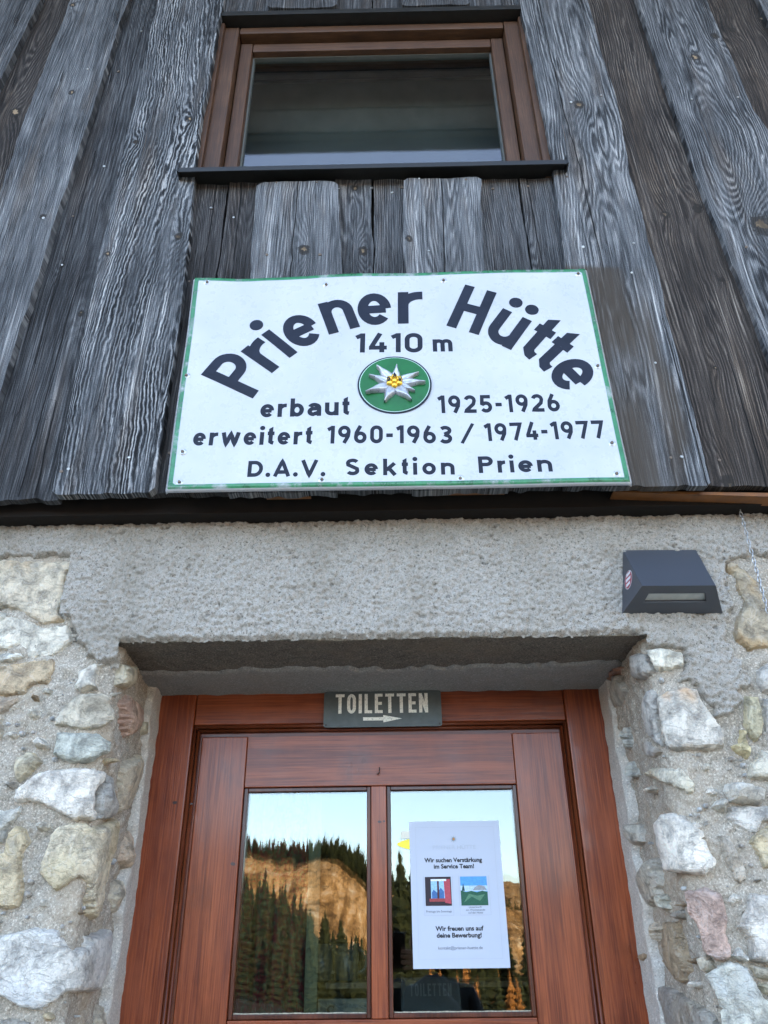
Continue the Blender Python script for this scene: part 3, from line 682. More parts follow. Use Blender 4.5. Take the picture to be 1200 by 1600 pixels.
# beyond the picture's edges the wall goes on in the same way
for x0, x1 in ((-300, -60), (1262, 1500)):
    for j in range(9):
        for i in range(2):
            ST.append((rand_outline(x0 + 60 + i * 115 + RS.uniform(-12, 12), 925 + j * 88 + RS.uniform(-12, 12), RS.uniform(32, 52), RS.uniform(24, 38)), RS.choice([WHITE, BLUE, CREAM, GREYS, OFF, GREEN]), RS.choice([OCH, GREYS, WHITE]), .4, RS.uniform(.012, .024)))
for i in range(7): ST.append((rand_outline(-30 + RS.uniform(-5, 5) + i * 30 - 150, 1660 + (i % 2) * 60, 40, 26), RS.choice([WHITE, CREAM, GREYS]), GREYS, .3, .016))
def lay_stone(i, outline, tint, stain, sa, H):
    R = random.Random(100 + i); P0 = np.array(outline, float); n = len(P0); c0 = P0.mean(0); P0 = c0 + (P0 - c0) * (1 + 3.0 / max(12.0, float(np.ptp(P0, 0).mean())))
    # break the traced outline into a ragged edge
    pts = []
    for a in range(n):
        p, q = P0[a], P0[(a + 1) % n]; L = np.hypot(*(q - p)); m_ = max(1, int(L / 4.5)); nv = np.array([-(q - p)[1], (q - p)[0]]) / max(L, 1e-6)
        for s_ in range(m_):
            t = s_ / m_; pts.append(p + (q - p) * t + nv * (R.uniform(-1, 1) * (1.1 if s_ else .3)))
    pts = np.array(pts); x0, y0 = pts.min(0); x1, y1 = pts.max(0)
    st = 3.6
    gx, gy = np.meshgrid(np.arange(x0, x1, st), np.arange(y0, y1, st)); gx = gx.ravel() + np.array([R.uniform(-1, 1) for _ in range(gx.size)]); gy = gy.ravel() + np.array([R.uniform(-1, 1) for _ in range(gy.size)])
    d = poly_sdf(pts, gx, gy); kk = d > 1.9
    # inner contour just inside the edge gives a steep side
    allp = [tuple(p) for p in pts] + [(a, b) for a, b in zip(gx[kk], gy[kk])]
    dist = [0.0] * len(pts) + list(d[kk])
    vv = [Vector(p) for p in allp]
    out = delaunay_2d_cdt(vv, [], [list(range(len(pts)))], 1, 1e-4)
    V2, _, F2, orig = out[0], out[1], out[2], out[3]
    seeds = [(R.uniform(x0, x1), R.uniform(y0, y1), R.uniform(-.16, .16), R.uniform(-.16, .16), R.uniform(.0, .4)) for _ in range(max(4, int((x1 - x0) * (y1 - y0) / 520)))]
    v3 = []
    size = max(1.0, min(x1 - x0, y1 - y0))
    for q, og in zip(V2, orig):
        px, py = q; dd = dist[og[0]] if og else 0.0
        h = hit(px, py)
        if h is None: return None
        p, nn = h
        rise = 1 - math.exp(-dd / min(2.3, size * .09))
        fac = min(s_[4] * 10 + s_[2] * (px - s_[0]) + s_[3] * (py - s_[1]) for s_ in seeds)
        fac = max(-2.5, min(4.0, fac)) / 4.0
        X3, Y3, Z3 = p
        nz = float(fbm(X3 / .045 + i, Z3 / .045, Y3 / .045, 4)) * .0046 + float(vn(X3 / .008, Z3 / .008, Y3 / .008 + i)) * .0012
        hh = -.010 + (H + .014) * rise + rise * (fac * .015 + nz * .75)
        v3.append(tuple(p + nn * hh))
    me = bpy.data.meshes.new('stone'); me.from_pydata(v3, [], [tuple(f) for f in F2]); me.update()
    c = Vector(np.mean(np.array(v3), 0))
    nrm = hit(float(P0[:, 0].mean()), float(P0[:, 1].mean()))
    if nrm and sum((p.normal * p.area for p in me.polygons), Vector()).dot(nrm[1]) < 0: me.flip_normals()
    o = link('stone', me, stone_wall, [M_STONE], False, origin=c)
    me.polygons.foreach_set('use_smooth', [True] * len(me.polygons))
    try: me.set_sharp_from_angle(angle=math.radians(17))
    except Exception: pass
    jit = R.uniform(1.02, 1.2); o['tint'] = [float(x * w_ * jit) for x, w_ in zip(tint, (1.08, 1.0, .87))]; o['stain'] = [float(x) for x in stain]; o['stain_amount'] = float(sa)
    return o
for i, s_ in enumerate(ST): lay_stone(i, *s_)
nf = 0
for i in range(900):                                  # small packing stones between the big ones
    if nf > 24: break
    left = RS.random() < .5; px, py = (RS.uniform(-20, 185) if left else RS.uniform(1010, 1215)), RS.uniform(1040, 1610); r = RS.uniform(5, 12)
    A1, B1 = np.array([float(px)]), np.array([float(py)])
    if poly_sdf(PL, A1, B1)[0] > -r - 3 or any(poly_sdf(s_[0], A1, B1)[0] > -r - 2 for s_ in ST): continue
    s_ = (rand_outline(px, py, r * RS.uniform(.8, 1.3), r * RS.uniform(.6, 1.0), 7), RS.choice([WHITE, CREAM, GREYS, OFF, OFF, BROWN]), RS.choice([OCH, GREYS, WHITE]), .4, RS.uniform(.006, .012))
    ST.append(s_); lay_stone(len(ST), *s_); nf += 1
# small grit and pebbles standing in the mortar
peb = []
for i in range(170):
    side = RS.random() < .5
    px, py = (RS.uniform(-10, 178) if side else RS.uniform(1000, 1200)), RS.uniform(1040, 1600)
    if poly_sdf(PL, np.array([float(px)]), np.array([float(py)]))[0] > -4: continue
    if any(poly_sdf(s_[0], np.array([float(px)]), np.array([float(py)]))[0] > -4 for s_ in ST): continue
    peb.append((px, py, RS.uniform(1.2, 3.6)))
mb = MB()
for px, py, r in peb:
    h = hit(px, py)
    if not h: continue
    p, n_ = h; r *= .00125; u = n_.orthogonal().normalized(); v = n_.cross(u); top = p + n_ * (r * .7 + .004)
    ring = [p - n_ * .006 + (u * math.cos(a) + v * math.sin(a)) * r * RS.uniform(1, 1.5) for a in np.arange(6) * math.pi / 3]
    mid = [p + n_ * (.003 + r * .35) + (u * math.cos(a) + v * math.sin(a)) * r * RS.uniform(.8, 1.1) for a in np.arange(6) * math.pi / 3]
    mb.add([tuple(q) for q in ring + mid] + [tuple(top)], [(j, (j + 1) % 6, (j + 1) % 6 + 6, j + 6) for j in range(6)] + [(j + 6, (j + 1) % 6 + 6, 12) for j in range(6)])
o = mb.build('pebbles', M_STONE, stone_wall, True); o['kind'] = 'stuff'; o['tint'] = [.5, .5, .48]; o['stain'] = [.4, .3, .2]; o['stain_amount'] = .5
# the body of the wall behind its faces
mb = MB(); mb.box(-5.2, XL - .06, .06, .42, GZ, .95).box(XR + .06, 5.2, .06, .42, GZ, .95).box(XL - .06, XR + .06, .06, .42, ZL + .04, .95)
mb.build('wall_core', M_MORTAR, stone_wall)
mb = MB(); mb.box(-5.2, -2.15, -.005, .06, GZ, .95).box(2.15, 5.2, -.005, .06, GZ, .95)
mb.build('wall_face', M_ROUGH, stone_wall)

# ================================================================== TIMBER CLADDING
timber = empty('timber_cladding', (0, 0, .82), 'weathered grey vertical board cladding above the stone wall', 'cladding')
YO, YI, TH = -.12, -.100, .021          # front planes of the outer and inner boards, thickness
nail_mb = MB(); nail_mb.tube([(0, 0, 0), (0, -.0022, 0)], [.0042, .0038], 9); nail_mb.tube([(0, -.0022, 0), (0, -.0027, 0)], [.0038, .0015], 9)
NAIL = nail_mb.mesh('nail'); NAIL.materials.append(M_NAIL)
NAIL2 = NAIL.copy(); NAIL2.name = 'nail'; NAIL2.materials.clear(); NAIL2.materials.append(M_NAILR)
KN = [(112, 144, .010), (24, 176, .020), (114, 8, .012), (1086, 90, .017), (1117, 56, .014), (904, 163, .017), (475, 390, .016), (567, 392, .014), (1040, 335, .013), (1089, 326, .015), (1192, 352, .034), (1128, 438, .008), (1118, 575, .007), (639, 374, .010), (1138, 752, .016), (1145, 47, .012), (1190, 30, .015), (297, 187, .010), (213, 223, .009), (279, 370, .012), (67, 339, .010), (127, 490, .010), (168, 398, .008), (555, 294, .010), (97, 414, .007), (600, -40, .02)]
NL = [(181, 61), (221, 49), (137, 108), (185, 112), (163, 260), (293, 190), (212, 220), (114, 338), (68, 341), (97, 414), (107, 733), (96, 737), (202, 715), (2, 612), (939, 149), (892, 160), (1081, 155), (1153, 152), (886, 276), (990, 380), (911, 386), (1166, 386), (1048, 715), (1065, 714), (1124, 719), (987, 426), (1024, 567), (432, 285), (495, 285), (530, 295), (581, 294), (613, 301), (655, 279), (728, 281), (670, 392), (737, 390), (628, 293), (365, 340), (330, 325), (296, 440), (265, 708), (500, 398), (417, 398), (825, 291), (770, 295)]
boards = []
def board(name_z0, z1, L, Rr, outer, tone, brown, con, wob=.5, freq=170, seed=0, cracks=(), clip_top=0, clip_bot=0, stain=False, cath=1.0):
    """L, Rr: lists of (x, z) for the two edges"""
    z0 = name_z0; Yf = YO if outer else YI
    L = sorted(L, key=lambda p: p[1]); Rr = sorted(Rr, key=lambda p: p[1])
    zs = spacing((z0, z1, .008)); wmid = np.mean([p[0] for p in Rr]) - np.mean([p[0] for p in L])
    s_in = np.linspace(.0022 / wmid, 1 - .0022 / wmid, max(6, int(wmid / .0045)))
    s_ = np.r_[0, 0, s_in, 1, 1]
    S_, Z = np.meshgrid(s_, zs, indexing='ij')
    lx = np.interp(Z, [p[1] for p in L], [p[0] for p in L]) + .0035 * fbm(Z / .13, seed * 3.1, 1.0, 3) + .0008 * vn(Z / .012, seed, 4.0)
    rx = np.interp(Z, [p[1] for p in Rr], [p[0] for p in Rr]) + .0035 * fbm(Z / .13, seed * 5.3, 7.0, 3) + .0008 * vn(Z / .012, seed, 9.0)
    X = lx + (rx - lx) * S_
    # uneven sawn ends
    j = sstep(z0 + .06, z0, Z) * .004 * vn(X / .02, seed, 3.0) - sstep(z1 - .06, z1, Z) * .003 * vn(X / .02, seed, 8.0)
    Zp = Z + j
    if clip_top: Zp = np.where(Z > z1 - .03, np.minimum(Zp, z1 - np.clip(clip_top - np.minimum(X - lx, rx - X), 0, 1) * .9), Zp)
    if clip_bot: Zp = np.where(Z < z0 + .03, np.maximum(Zp, z0 + np.clip(clip_bot - np.minimum(X - lx, rx - X), 0, 1) * .9), Zp)
    cup = .0022 * (2 * S_ - 1) ** 2 * (-1 if seed % 2 else 1)
    Y = Yf + cup + .0012 * fbm(X / .05, Z / .3, seed, 2)
    # growth rings: distance from a wandering heart line gives straight grain at the sides, arches in the middle
    mid = (lx + rx) / 2; xc = mid + wmid * .22 * fbm(Z / 1.1, seed * 1.7, 2.0, 2) + wmid * (.1, .85, -.15, -.9, .2, .7, -.75)[int(seed) % 7]
    D = cath * (.055 + .070 * (vn(Z / 1.0, seed * 2.3, 5.0) + .22 * vn(Z / .2, seed, 2.0)))
    ring = freq * np.sqrt((X - xc) ** 2 + D ** 2 * .8 + 1e-6) + .9 * fbm(X / .05, Z / 1.1, seed * 1.0, 3) + .6 * vn(X / .011, Z / .5, seed)
    kd = np.full(X.shape, 9.0)
    for kx, ky, kr in KN:
        kx_, _, kz_ = W(kx, ky, Yf)
        lo = np.interp(kz_, [p[1] for p in L], [p[0] for p in L]); hi = np.interp(kz_, [p[1] for p in Rr], [p[0] for p in Rr])
        if not (z0 < kz_ < z1 and lo - .01 < kx_ < hi + .01): continue
        q = np.sqrt(((X - kx_) / kr) ** 2 + ((Z - kz_) / (kr * 1.25)) ** 2)
        a = np.sqrt(((X - kx_) / (kr * 1.9)) ** 2 + ((Z - kz_) / (kr * 5.2)) ** 2)
        ring = ring + kr * freq * 1.9 * np.exp(-a ** 1.6)
        kd = np.minimum(kd, q)
        Y = Y - .0016 * np.exp(-q ** 2) + .001 * np.exp(-(q * 2.2) ** 2)
    ck = np.full(X.shape, .5)
    for cr in cracks:
        cr = sorted(cr, key=lambda p: p[1])
        cx = np.interp(Z, [p[1] for p in cr], [p[0] for p in cr]) + .0014 * fbm(Z / .04, seed + 2, 3.0, 3)
        inr = (Z > cr[0][1]) & (Z < cr[-1][1]); dd = X - cx
        taper = np.minimum(sstep(cr[0][1] - .001, cr[0][1] + .12, Z) + (cr[0][1] <= z0 + .01), sstep(cr[-1][1] + .001, cr[-1][1] - .12, Z) + (cr[-1][1] >= z1 - .01))
        dd = np.where(dd >= 0, dd + .0012 * (1 - np.clip(taper, 0, 1)), dd - .0012 * (1 - np.clip(taper, 0, 1)))
        dd = np.where(inr, dd, .5); ck = np.where(np.abs(dd) < np.abs(ck), dd, ck)
    st = np.zeros(X.shape)
    if stain: st = sstep(1.475 + .002, 1.462, Z - .09 * (X - .517) * -1 - .0) * sstep(.640 + .02, .628, X + .02 * vn(Z / .12, 3, 3.0) - .02 * (Z - 1.4)) * np.clip(.75 + .8 * vn(X / .06, Z / .14, 2.0) - .55 * np.exp(-((X - .60 + .04 * (1.3 - Z)) / .022) ** 2), 0, 1)
    # back rims
    n_, m_ = X.shape
    Y[0, :] = Yf + TH; Y[-1, :] = Yf + TH
    X = np.pad(X, ((0, 0), (1, 1)), mode='edge'); Zp = np.pad(Zp, ((0, 0), (1, 1)), mode='edge'); Y = np.pad(Y, ((0, 0), (1, 1)), mode='edge'); Y[:, 0] = Yf + TH; Y[:, -1] = Yf + TH
    # a board with a deeply weathered ridge relief
    me, used = grid_mesh('board', X, Y, Zp, flip=True)
    for nm, ar in (('ring', ring), ('knot', kd), ('crk', ck), ('stain', st)):
        attr(me, nm, np.pad(ar, ((0, 0), (1, 1)), mode='edge').reshape(-1)[used])
    o = link('board', me, timber, [M_WOOD], True, origin=((lx.mean() + rx.mean()) / 2, Yf, z0))
    try: me.set_sharp_from_angle(angle=math.radians(50))
    except Exception: pass
    o['tone'] = tone; o['brown'] = brown; o['contrast'] = con; o['wobble'] = wob
    boards.append((o, L, Rr, z0, z1, Yf, outer))
    return o
ZT = 3.59
V = lambda x0, x1=None: [(x0, .8), (x0 if x1 is None else x1, 2.7)]
# left of the window
board(.80, ZT, V(-1.42, -1.40), [(-1.195, 1.6), (-1.18, 2.31), (-1.151, 2.77)], True, .47, .10, 0.23, .5, 150, 1)
board(.812, ZT, V(-1.22), V(-1.02), False, .30, .75, 0.41, .6, 150, 2)
board(.803, ZT, [(-1.045, .8), (-1.054, 1.78), (-1.062, 2.16), (-1.049, 2.764)], [(-.905, .80), (-.895, 1.109), (-.883, 1.552), (-.864, 2.313), (-.861, 2.541), (-.853, 2.756)], True, .52, .04, 0.19, .6, 190, 3, cath=1.3)
board(.828, ZT, V(-.925), V(-.715), False, .37, .12, 0.23, .5, 210, 4, cracks=[[(-.80, .83), (-.79, 1.5)], [(-.845, 1.2), (-.835, 2.0)], [(-.765, .83), (-.77, 1.1)], [(-.80, 2.2), (-.785, 2.75)]])
board(.826, ZT, [(-.719, .824), (-.725, 1.032), (-.738, 1.548), (-.748, 2.046), (-.751, 2.752)], [(-.502, .827), (-.508, 1.466), (-.536, 2.039), (-.531, 2.692)], True, .50, .0, 0.70, 1.9, 125, 5, clip_bot=.014, cath=1.0)
board(.838, 1.838, [(-.560, .8), (-.560, 1.9)], [(-.437, .8), (-.437, 1.9)], False, .36, .35, 0.23, .5, 180, 6, cracks=[[(-.475, 1.2), (-.470, 1.85)]])
# under the window, running down behind the sign
board(.838, 1.842, V(-.434), V(-.330), False, .35, .35, 0.23, .5, 170, 7, cracks=[[(-.395, 1.45), (-.40, 1.85)]])
board(.822, 1.817, [(-.346, 1.46), (-.353, 1.81)], [(-.112, 1.455), (-.130, 1.808)], True, .56, .02, 0.30, .7, 165, 8, cracks=[[(-.243, .83), (-.243, 1.6), (-.238, 1.82)]], clip_top=.014)
board(.838, 1.845, [(-.140, .8), (-.140, 1.9)], [(-.037, .8), (-.037, 1.9)], False, .47, .06, 0.34, .8, 175, 9)
board(.838, 1.842, V(-.033), V(.060), False, .47, .10, 0.31, .7, 165, 10)
board(.822, 1.818, [(.046, 1.451), (.049, 1.803)], [(.247, 1.445), (.260, 1.796)], True, .57, .02, 0.30, .6, 150, 11, cracks=[[(.145, .83), (.146, 1.45), (.154, 1.81)]], clip_top=.014)
board(.838, 1.836, V(.240), V(.367), False, .46, .12, 0.26, .6, 190, 12)
board(.838, 1.832, V(.370), V(.462), False, .45, .08, 0.26, .6, 190, 13, cracks=[[(.400, 1.4), (.392, 1.84)]])
# right of the window
board(.822, ZT, [(.452, .8), (.452, 1.473), (.462, 1.85), (.469, 1.90), (.454, 2.701)], [(.676, .812), (.675, 1.001), (.673, 1.285), (.678, 1.501), (.672, 1.823), (.687, 2.138), (.676, 2.692)], True, .55, .02, 0.39, .7, 120, 14, cracks=[[(.512, 2.75), (.520, 2.35), (.528, 2.05), (.538, 1.85), (.545, 1.45)], [(.668, .82), (.660, 1.3)]], stain=True, clip_bot=.01, cath=1.2)
board(.832, ZT, V(.655), V(.885), False, .36, .80, 0.45, .5, 130, 15, cracks=[[(.80, .83), (.80, 1.2)]])
board(.815, ZT, [(.885, .8), (.883, 1.18), (.867, 1.496), (.848, 1.871), (.844, 2.325), (.837, 2.685)], [(1.095, .8), (1.093, 2.004), (1.079, 2.094), (1.070, 2.419), (1.066, 2.675)], True, .50, .05, 0.41, .7, 135, 16)
board(.83, ZT, V(1.05), V(1.27), False, .33, .9, 0.41, .8, 120, 17)
board(.815, ZT, V(1.235), V(1.45), True, .5, .1, 0.26, .6, 150, 18)
# above the window
for i, (a, b, out_) in enumerate(((-.56, -.36, False), (-.378, -.148, True), (-.165, -.035, False), (-.03, .08, False), (.066, .29, True), (.275, .47, False))):
    board(2.684 if out_ else 2.672, ZT, V(a), V(b), out_, .45, .15, 0.26, .6, 160, 30 + i, clip_bot=.014 if out_ else 0)
# the same boarding beyond the picture
for sgn in (-1, 1):
    x = 1.43
    for i in range(22):
        wd = random.uniform(.16, .21); out_ = i % 2 == (0 if sgn < 0 else 0) and False or (i % 2 == 1)
        a, b = (sgn * x, sgn * (x + wd + .03)); x += wd
        if x > 5: break
        board(.815 if out_ else .83, ZT, V(min(a, b)), V(max(a, b)), out_, random.uniform(.38, .5), random.uniform(0, .5), .35, .6, 150, 60 + i + (40 if sgn > 0 else 0))
R2 = random.Random(8)
def nail_at(px, py, mesh=None):
    for b in sorted(boards, key=lambda b: not b[6]):
        x, y, z = W(px, py, b[5]); L, Rr = b[1], b[2]
        if b[3] < z < b[4] and np.interp(z, [p[1] for p in L], [p[0] for p in L]) < x < np.interp(z, [p[1] for p in Rr], [p[0] for p in Rr]):
            o = bpy.data.objects.new('nail', mesh or R2.choice([NAIL, NAIL2])); COL.objects.link(o); o.parent = b[0]
            o.location = Vector((x, y + .0004, z)) - b[0].location - timber.location; o.rotation_euler = (R2.uniform(-.2, .2), 0, R2.uniform(-.2, .2)); s_ = R2.uniform(.7, 1.1); o.scale = (s_, s_, s_); return
for px, py in NL: nail_at(px, py)
# battens, beam and the light-coloured laths peeping out beneath the boards
mb = MB(); mb.box(-5.1, 5.1, -.056, .42, .811, 1.06); mb.build('shade_beam', M_SHADE_TIMBER, timber)  # beam set low and black to fill the shadow band below the boards
mb = MB(); mb.box(-5.1, -.56, -.060, .12, 1.06, ZT).box(.505, 5.1, -.060, .12, 1.06, ZT).box(-.56, .505, -.060, .12, 1.06, 1.83).box(-.56, .505, -.060, .12, 2.68, ZT); mb.build('backing_wall', M_SHADE_TIMBER, timber)
M_LATH = mat_plain('orange_lath', (.15, .055, .012), .55, 0, .4, .35, 25, .001)
for x0, x1, za, zb_, hh in ((.478, .84, .829, .809, .010), (.84, 1.5, .809, .79, .012), (-.268, -.172, .826, .826, .0035), (.102, .246, .829, .829, .0035), (-.697, -.615, .836, .836, .0035)):
    mb = MB(); y0 = -.088; dd_ = .04 if x0 > .4 else .010; za, zb_ = (za, zb_) if x0 > .4 else (za + .004, zb_ + .004); mb.add([(x0, y0, za), (x1, y0, zb_), (x1, y0, zb_ + hh), (x0, y0, za + (hh if x0 < .4 or x0 > .8 else .003))] + [(x0, y0 + dd_, za), (x1, y0 + dd_, zb_), (x1, y0 + dd_, zb_ + hh), (x0, y0 + dd_, za + (hh if x0 < .4 or x0 > .8 else .003))],
        [(0, 1, 2, 3), (7, 6, 5, 4), (0, 4, 5, 1), (3, 2, 6, 7), (1, 5, 6, 2), (0, 3, 7, 4)])
    mb.build('lath', M_LATH, timber, origin=(x0, y0, za))
mb = MB(); mb.box(-5.1, 5.1, -.0785, -.0565, .852, .90); mb.build('batten', M_SHADE_TIMBER, timber)

# ------------------------------------------------------------------ rest of the hut: roof with its overhang, side and rear walls
hut = empty('mountain_hut', (0, 4, GZ), 'body of the mountain hut behind the facade with overhanging roof', 'hut')
M_SOFB = mat_plain('soffit_boards', (.26, .245, .22), .8, 0, .2, .3, 8, .002)
M_WALL = mat_plain('weathered_side_boards', (.12, .115, .11), .9, 0, .2, .3, 12, .002)
EZ = 3.60; EY = -.985
for i in range(7):
    y1 = -.12 - i * .124; y0 = max(y1 - .121, EY)
    if y0 >= y1: break
    mb = MB(); mb.box(-6, 6, y0, y1, EZ + .003 * (i % 2), EZ + .03); mb.build('soffit_board', M_SOFB, hut, origin=(0, y0, EZ))
mb = MB(); mb.box(-6, 6, -.118, 8.2, EZ + .004, EZ + .03); mb.build('ceiling', M_SOFB, hut)
mb = MB(); mb.box(-6, 6, EY - .03, EY, EZ - .02, EZ + .22); mb.build('fascia', M_BLACK, hut)
M_GUT = mat_plain('lead_grey_gutter', (.035, .045, .075), .35, .6, .5, .1)
gp = [(EY - .03 - .065 + .06 * math.cos(a), EZ + .07 + .07 * math.sin(a)) for a in np.linspace(math.pi, 2 * math.pi, 12)]
mb = MB(); 
for (ya, za), (yb, zb_) in zip(gp, gp[1:]): mb.add([(-6, ya, za), (6, ya, za), (6, yb, zb_), (-6, yb, zb_)], [(0, 1, 2, 3)])
mb.tube([(-6, EY - .155, EZ + .075), (6, EY - .155, EZ + .075)], .008, 8); mb.build('gutter', M_GUT, hut, True)
mb = MB(); mb.add([(-6.2, EY - .08, EZ + .2), (6.2, EY - .08, EZ + .2), (6.2, 4.0, EZ + 2.6), (-6.2, 4.0, EZ + 2.6), (-6.2, 9.0, EZ + .2), (6.2, 9.0, EZ + .2)], [(0, 1, 2, 3), (3, 2, 5, 4), (0, 3, 4), (1, 5, 2)])
mb.build('roof', mat_plain('shingle_roof', (.10, .09, .08), .9, 0, .2, .3, 15), hut)
mb = MB(); mb.box(-5.2, -5.0, .13, 8.2, GZ, EZ).box(5.0, 5.2, .13, 8.2, GZ, EZ).box(-5.0, 5.0, 8.0, 8.2, GZ, EZ); mb.build('side_wall', M_WALL, hut)

# ================================================================== UPPER WINDOW
win = empty('upper_window', (0, -.06, 1.85), 'brown framed wide window set into the grey boards above the sign', 'window')
def wb(x0, x1, y0, y1, z0, z1, mt, name, bev=.003): 
    mb = MB(); mb.box(x0, x1, y0, y1, z0, z1); return mb.build(name, mt, win, bevel=bev)
wb(-.562, -.476, -.082, .05, 1.84, 2.648, M_WZ, 'frame_jamb'); wb(.400, .487, -.082, .05, 1.84, 2.648, M_WZ, 'frame_jamb')
wb(-.474, .398, -.080, .05, 2.615, 2.649, M_WX, 'frame_head')
wb(-.562, .487, -.117, .0, 2.655, 2.678, M_BLACK, 'lintel_flashing', .001)
wb(-.562, -.522, -.098, -.083, 1.84, 2.647, M_WZ, 'lining_board'); wb(.446, .487, -.098, -.083, 1.84, 2.647, M_WZ, 'lining_board')
sash = empty('sash', (0, 0, 0), parent=win)
def sb(x0, x1, y0, y1, z0, z1, mt, name, bev=.003):
    mb = MB(); mb.box(x0, x1, y0, y1, z0, z1); return mb.build(name, mt, sash, bevel=bev)
sb(-.473, -.433, -.052, .0, 1.86, 2.606, M_WZ, 'stile'); sb(.357, .397, -.052, .0, 1.86, 2.606, M_WZ, 'stile')
sb(-.432, .356, -.050, .0, 2.562, 2.606, M_WX, 'top_rail'); sb(-.432, .356, -.050, .0, 1.86, 1.93, M_WX, 'bottom_rail')
M_SEAL = mat_plain('rubber_seal', (.10, .105, .095), .6)
mb = MB(); mb.box(-.4325, -.428, -.030, -.012, 1.93, 2.562).box(.352, .3565, -.030, -.012, 1.93, 2.562).box(-.428, .352, -.030, -.012, 2.5575, 2.562); mb.build('glazing_seal', M_SEAL, sash)
mb = MB(); mb.box(-.431, .355, -.0195, -.016, 1.931, 2.561); mb.build('pane', M_GLASS2, sash)
mb = MB(); mb.box(-.56, .49, .12, .125, 1.86, 2.66); mb.build('dark_blind', mat_plain('grey_blind', (.055, .055, .05), .9, 0, .2, .25, 4), win)
mb = MB(); mb.box(-.56, -.50, .05, .5, 1.85, 2.66).box(.43, .49, .05, .5, 1.85, 2.66); mb.build('inner_reveal', M_DARK, win)
# metal sill with folded lip and upturned ends
mb = MB()
mb.add([(-.565, -.148, 1.829), (.495, -.148, 1.829), (.495, -.148, 1.846), (-.565, -.148, 1.846), (-.565, -.055, 1.868), (.495, -.055, 1.868), (.495, -.055, 1.846), (-.565, -.055, 1.846), (-.565, -.144, 1.829), (.495, -.144, 1.829), (.495, -.144, 1.842), (-.565, -.144, 1.842)],
    [(0, 1, 2, 3), (3, 2, 5, 4), (4, 5, 6, 7), (8, 11, 10, 9), (0, 8, 9, 1), (11, 7, 6, 10), (1, 9, 10, 6, 5, 2), (0, 3, 4, 7, 11, 8)])
mb.box(.4952, .499, -.150, -.10, 1.83, 1.866).box(-.569, -.5652, -.150, -.10, 1.83, 1.866)
mb.build('sill', M_BLACK, win)

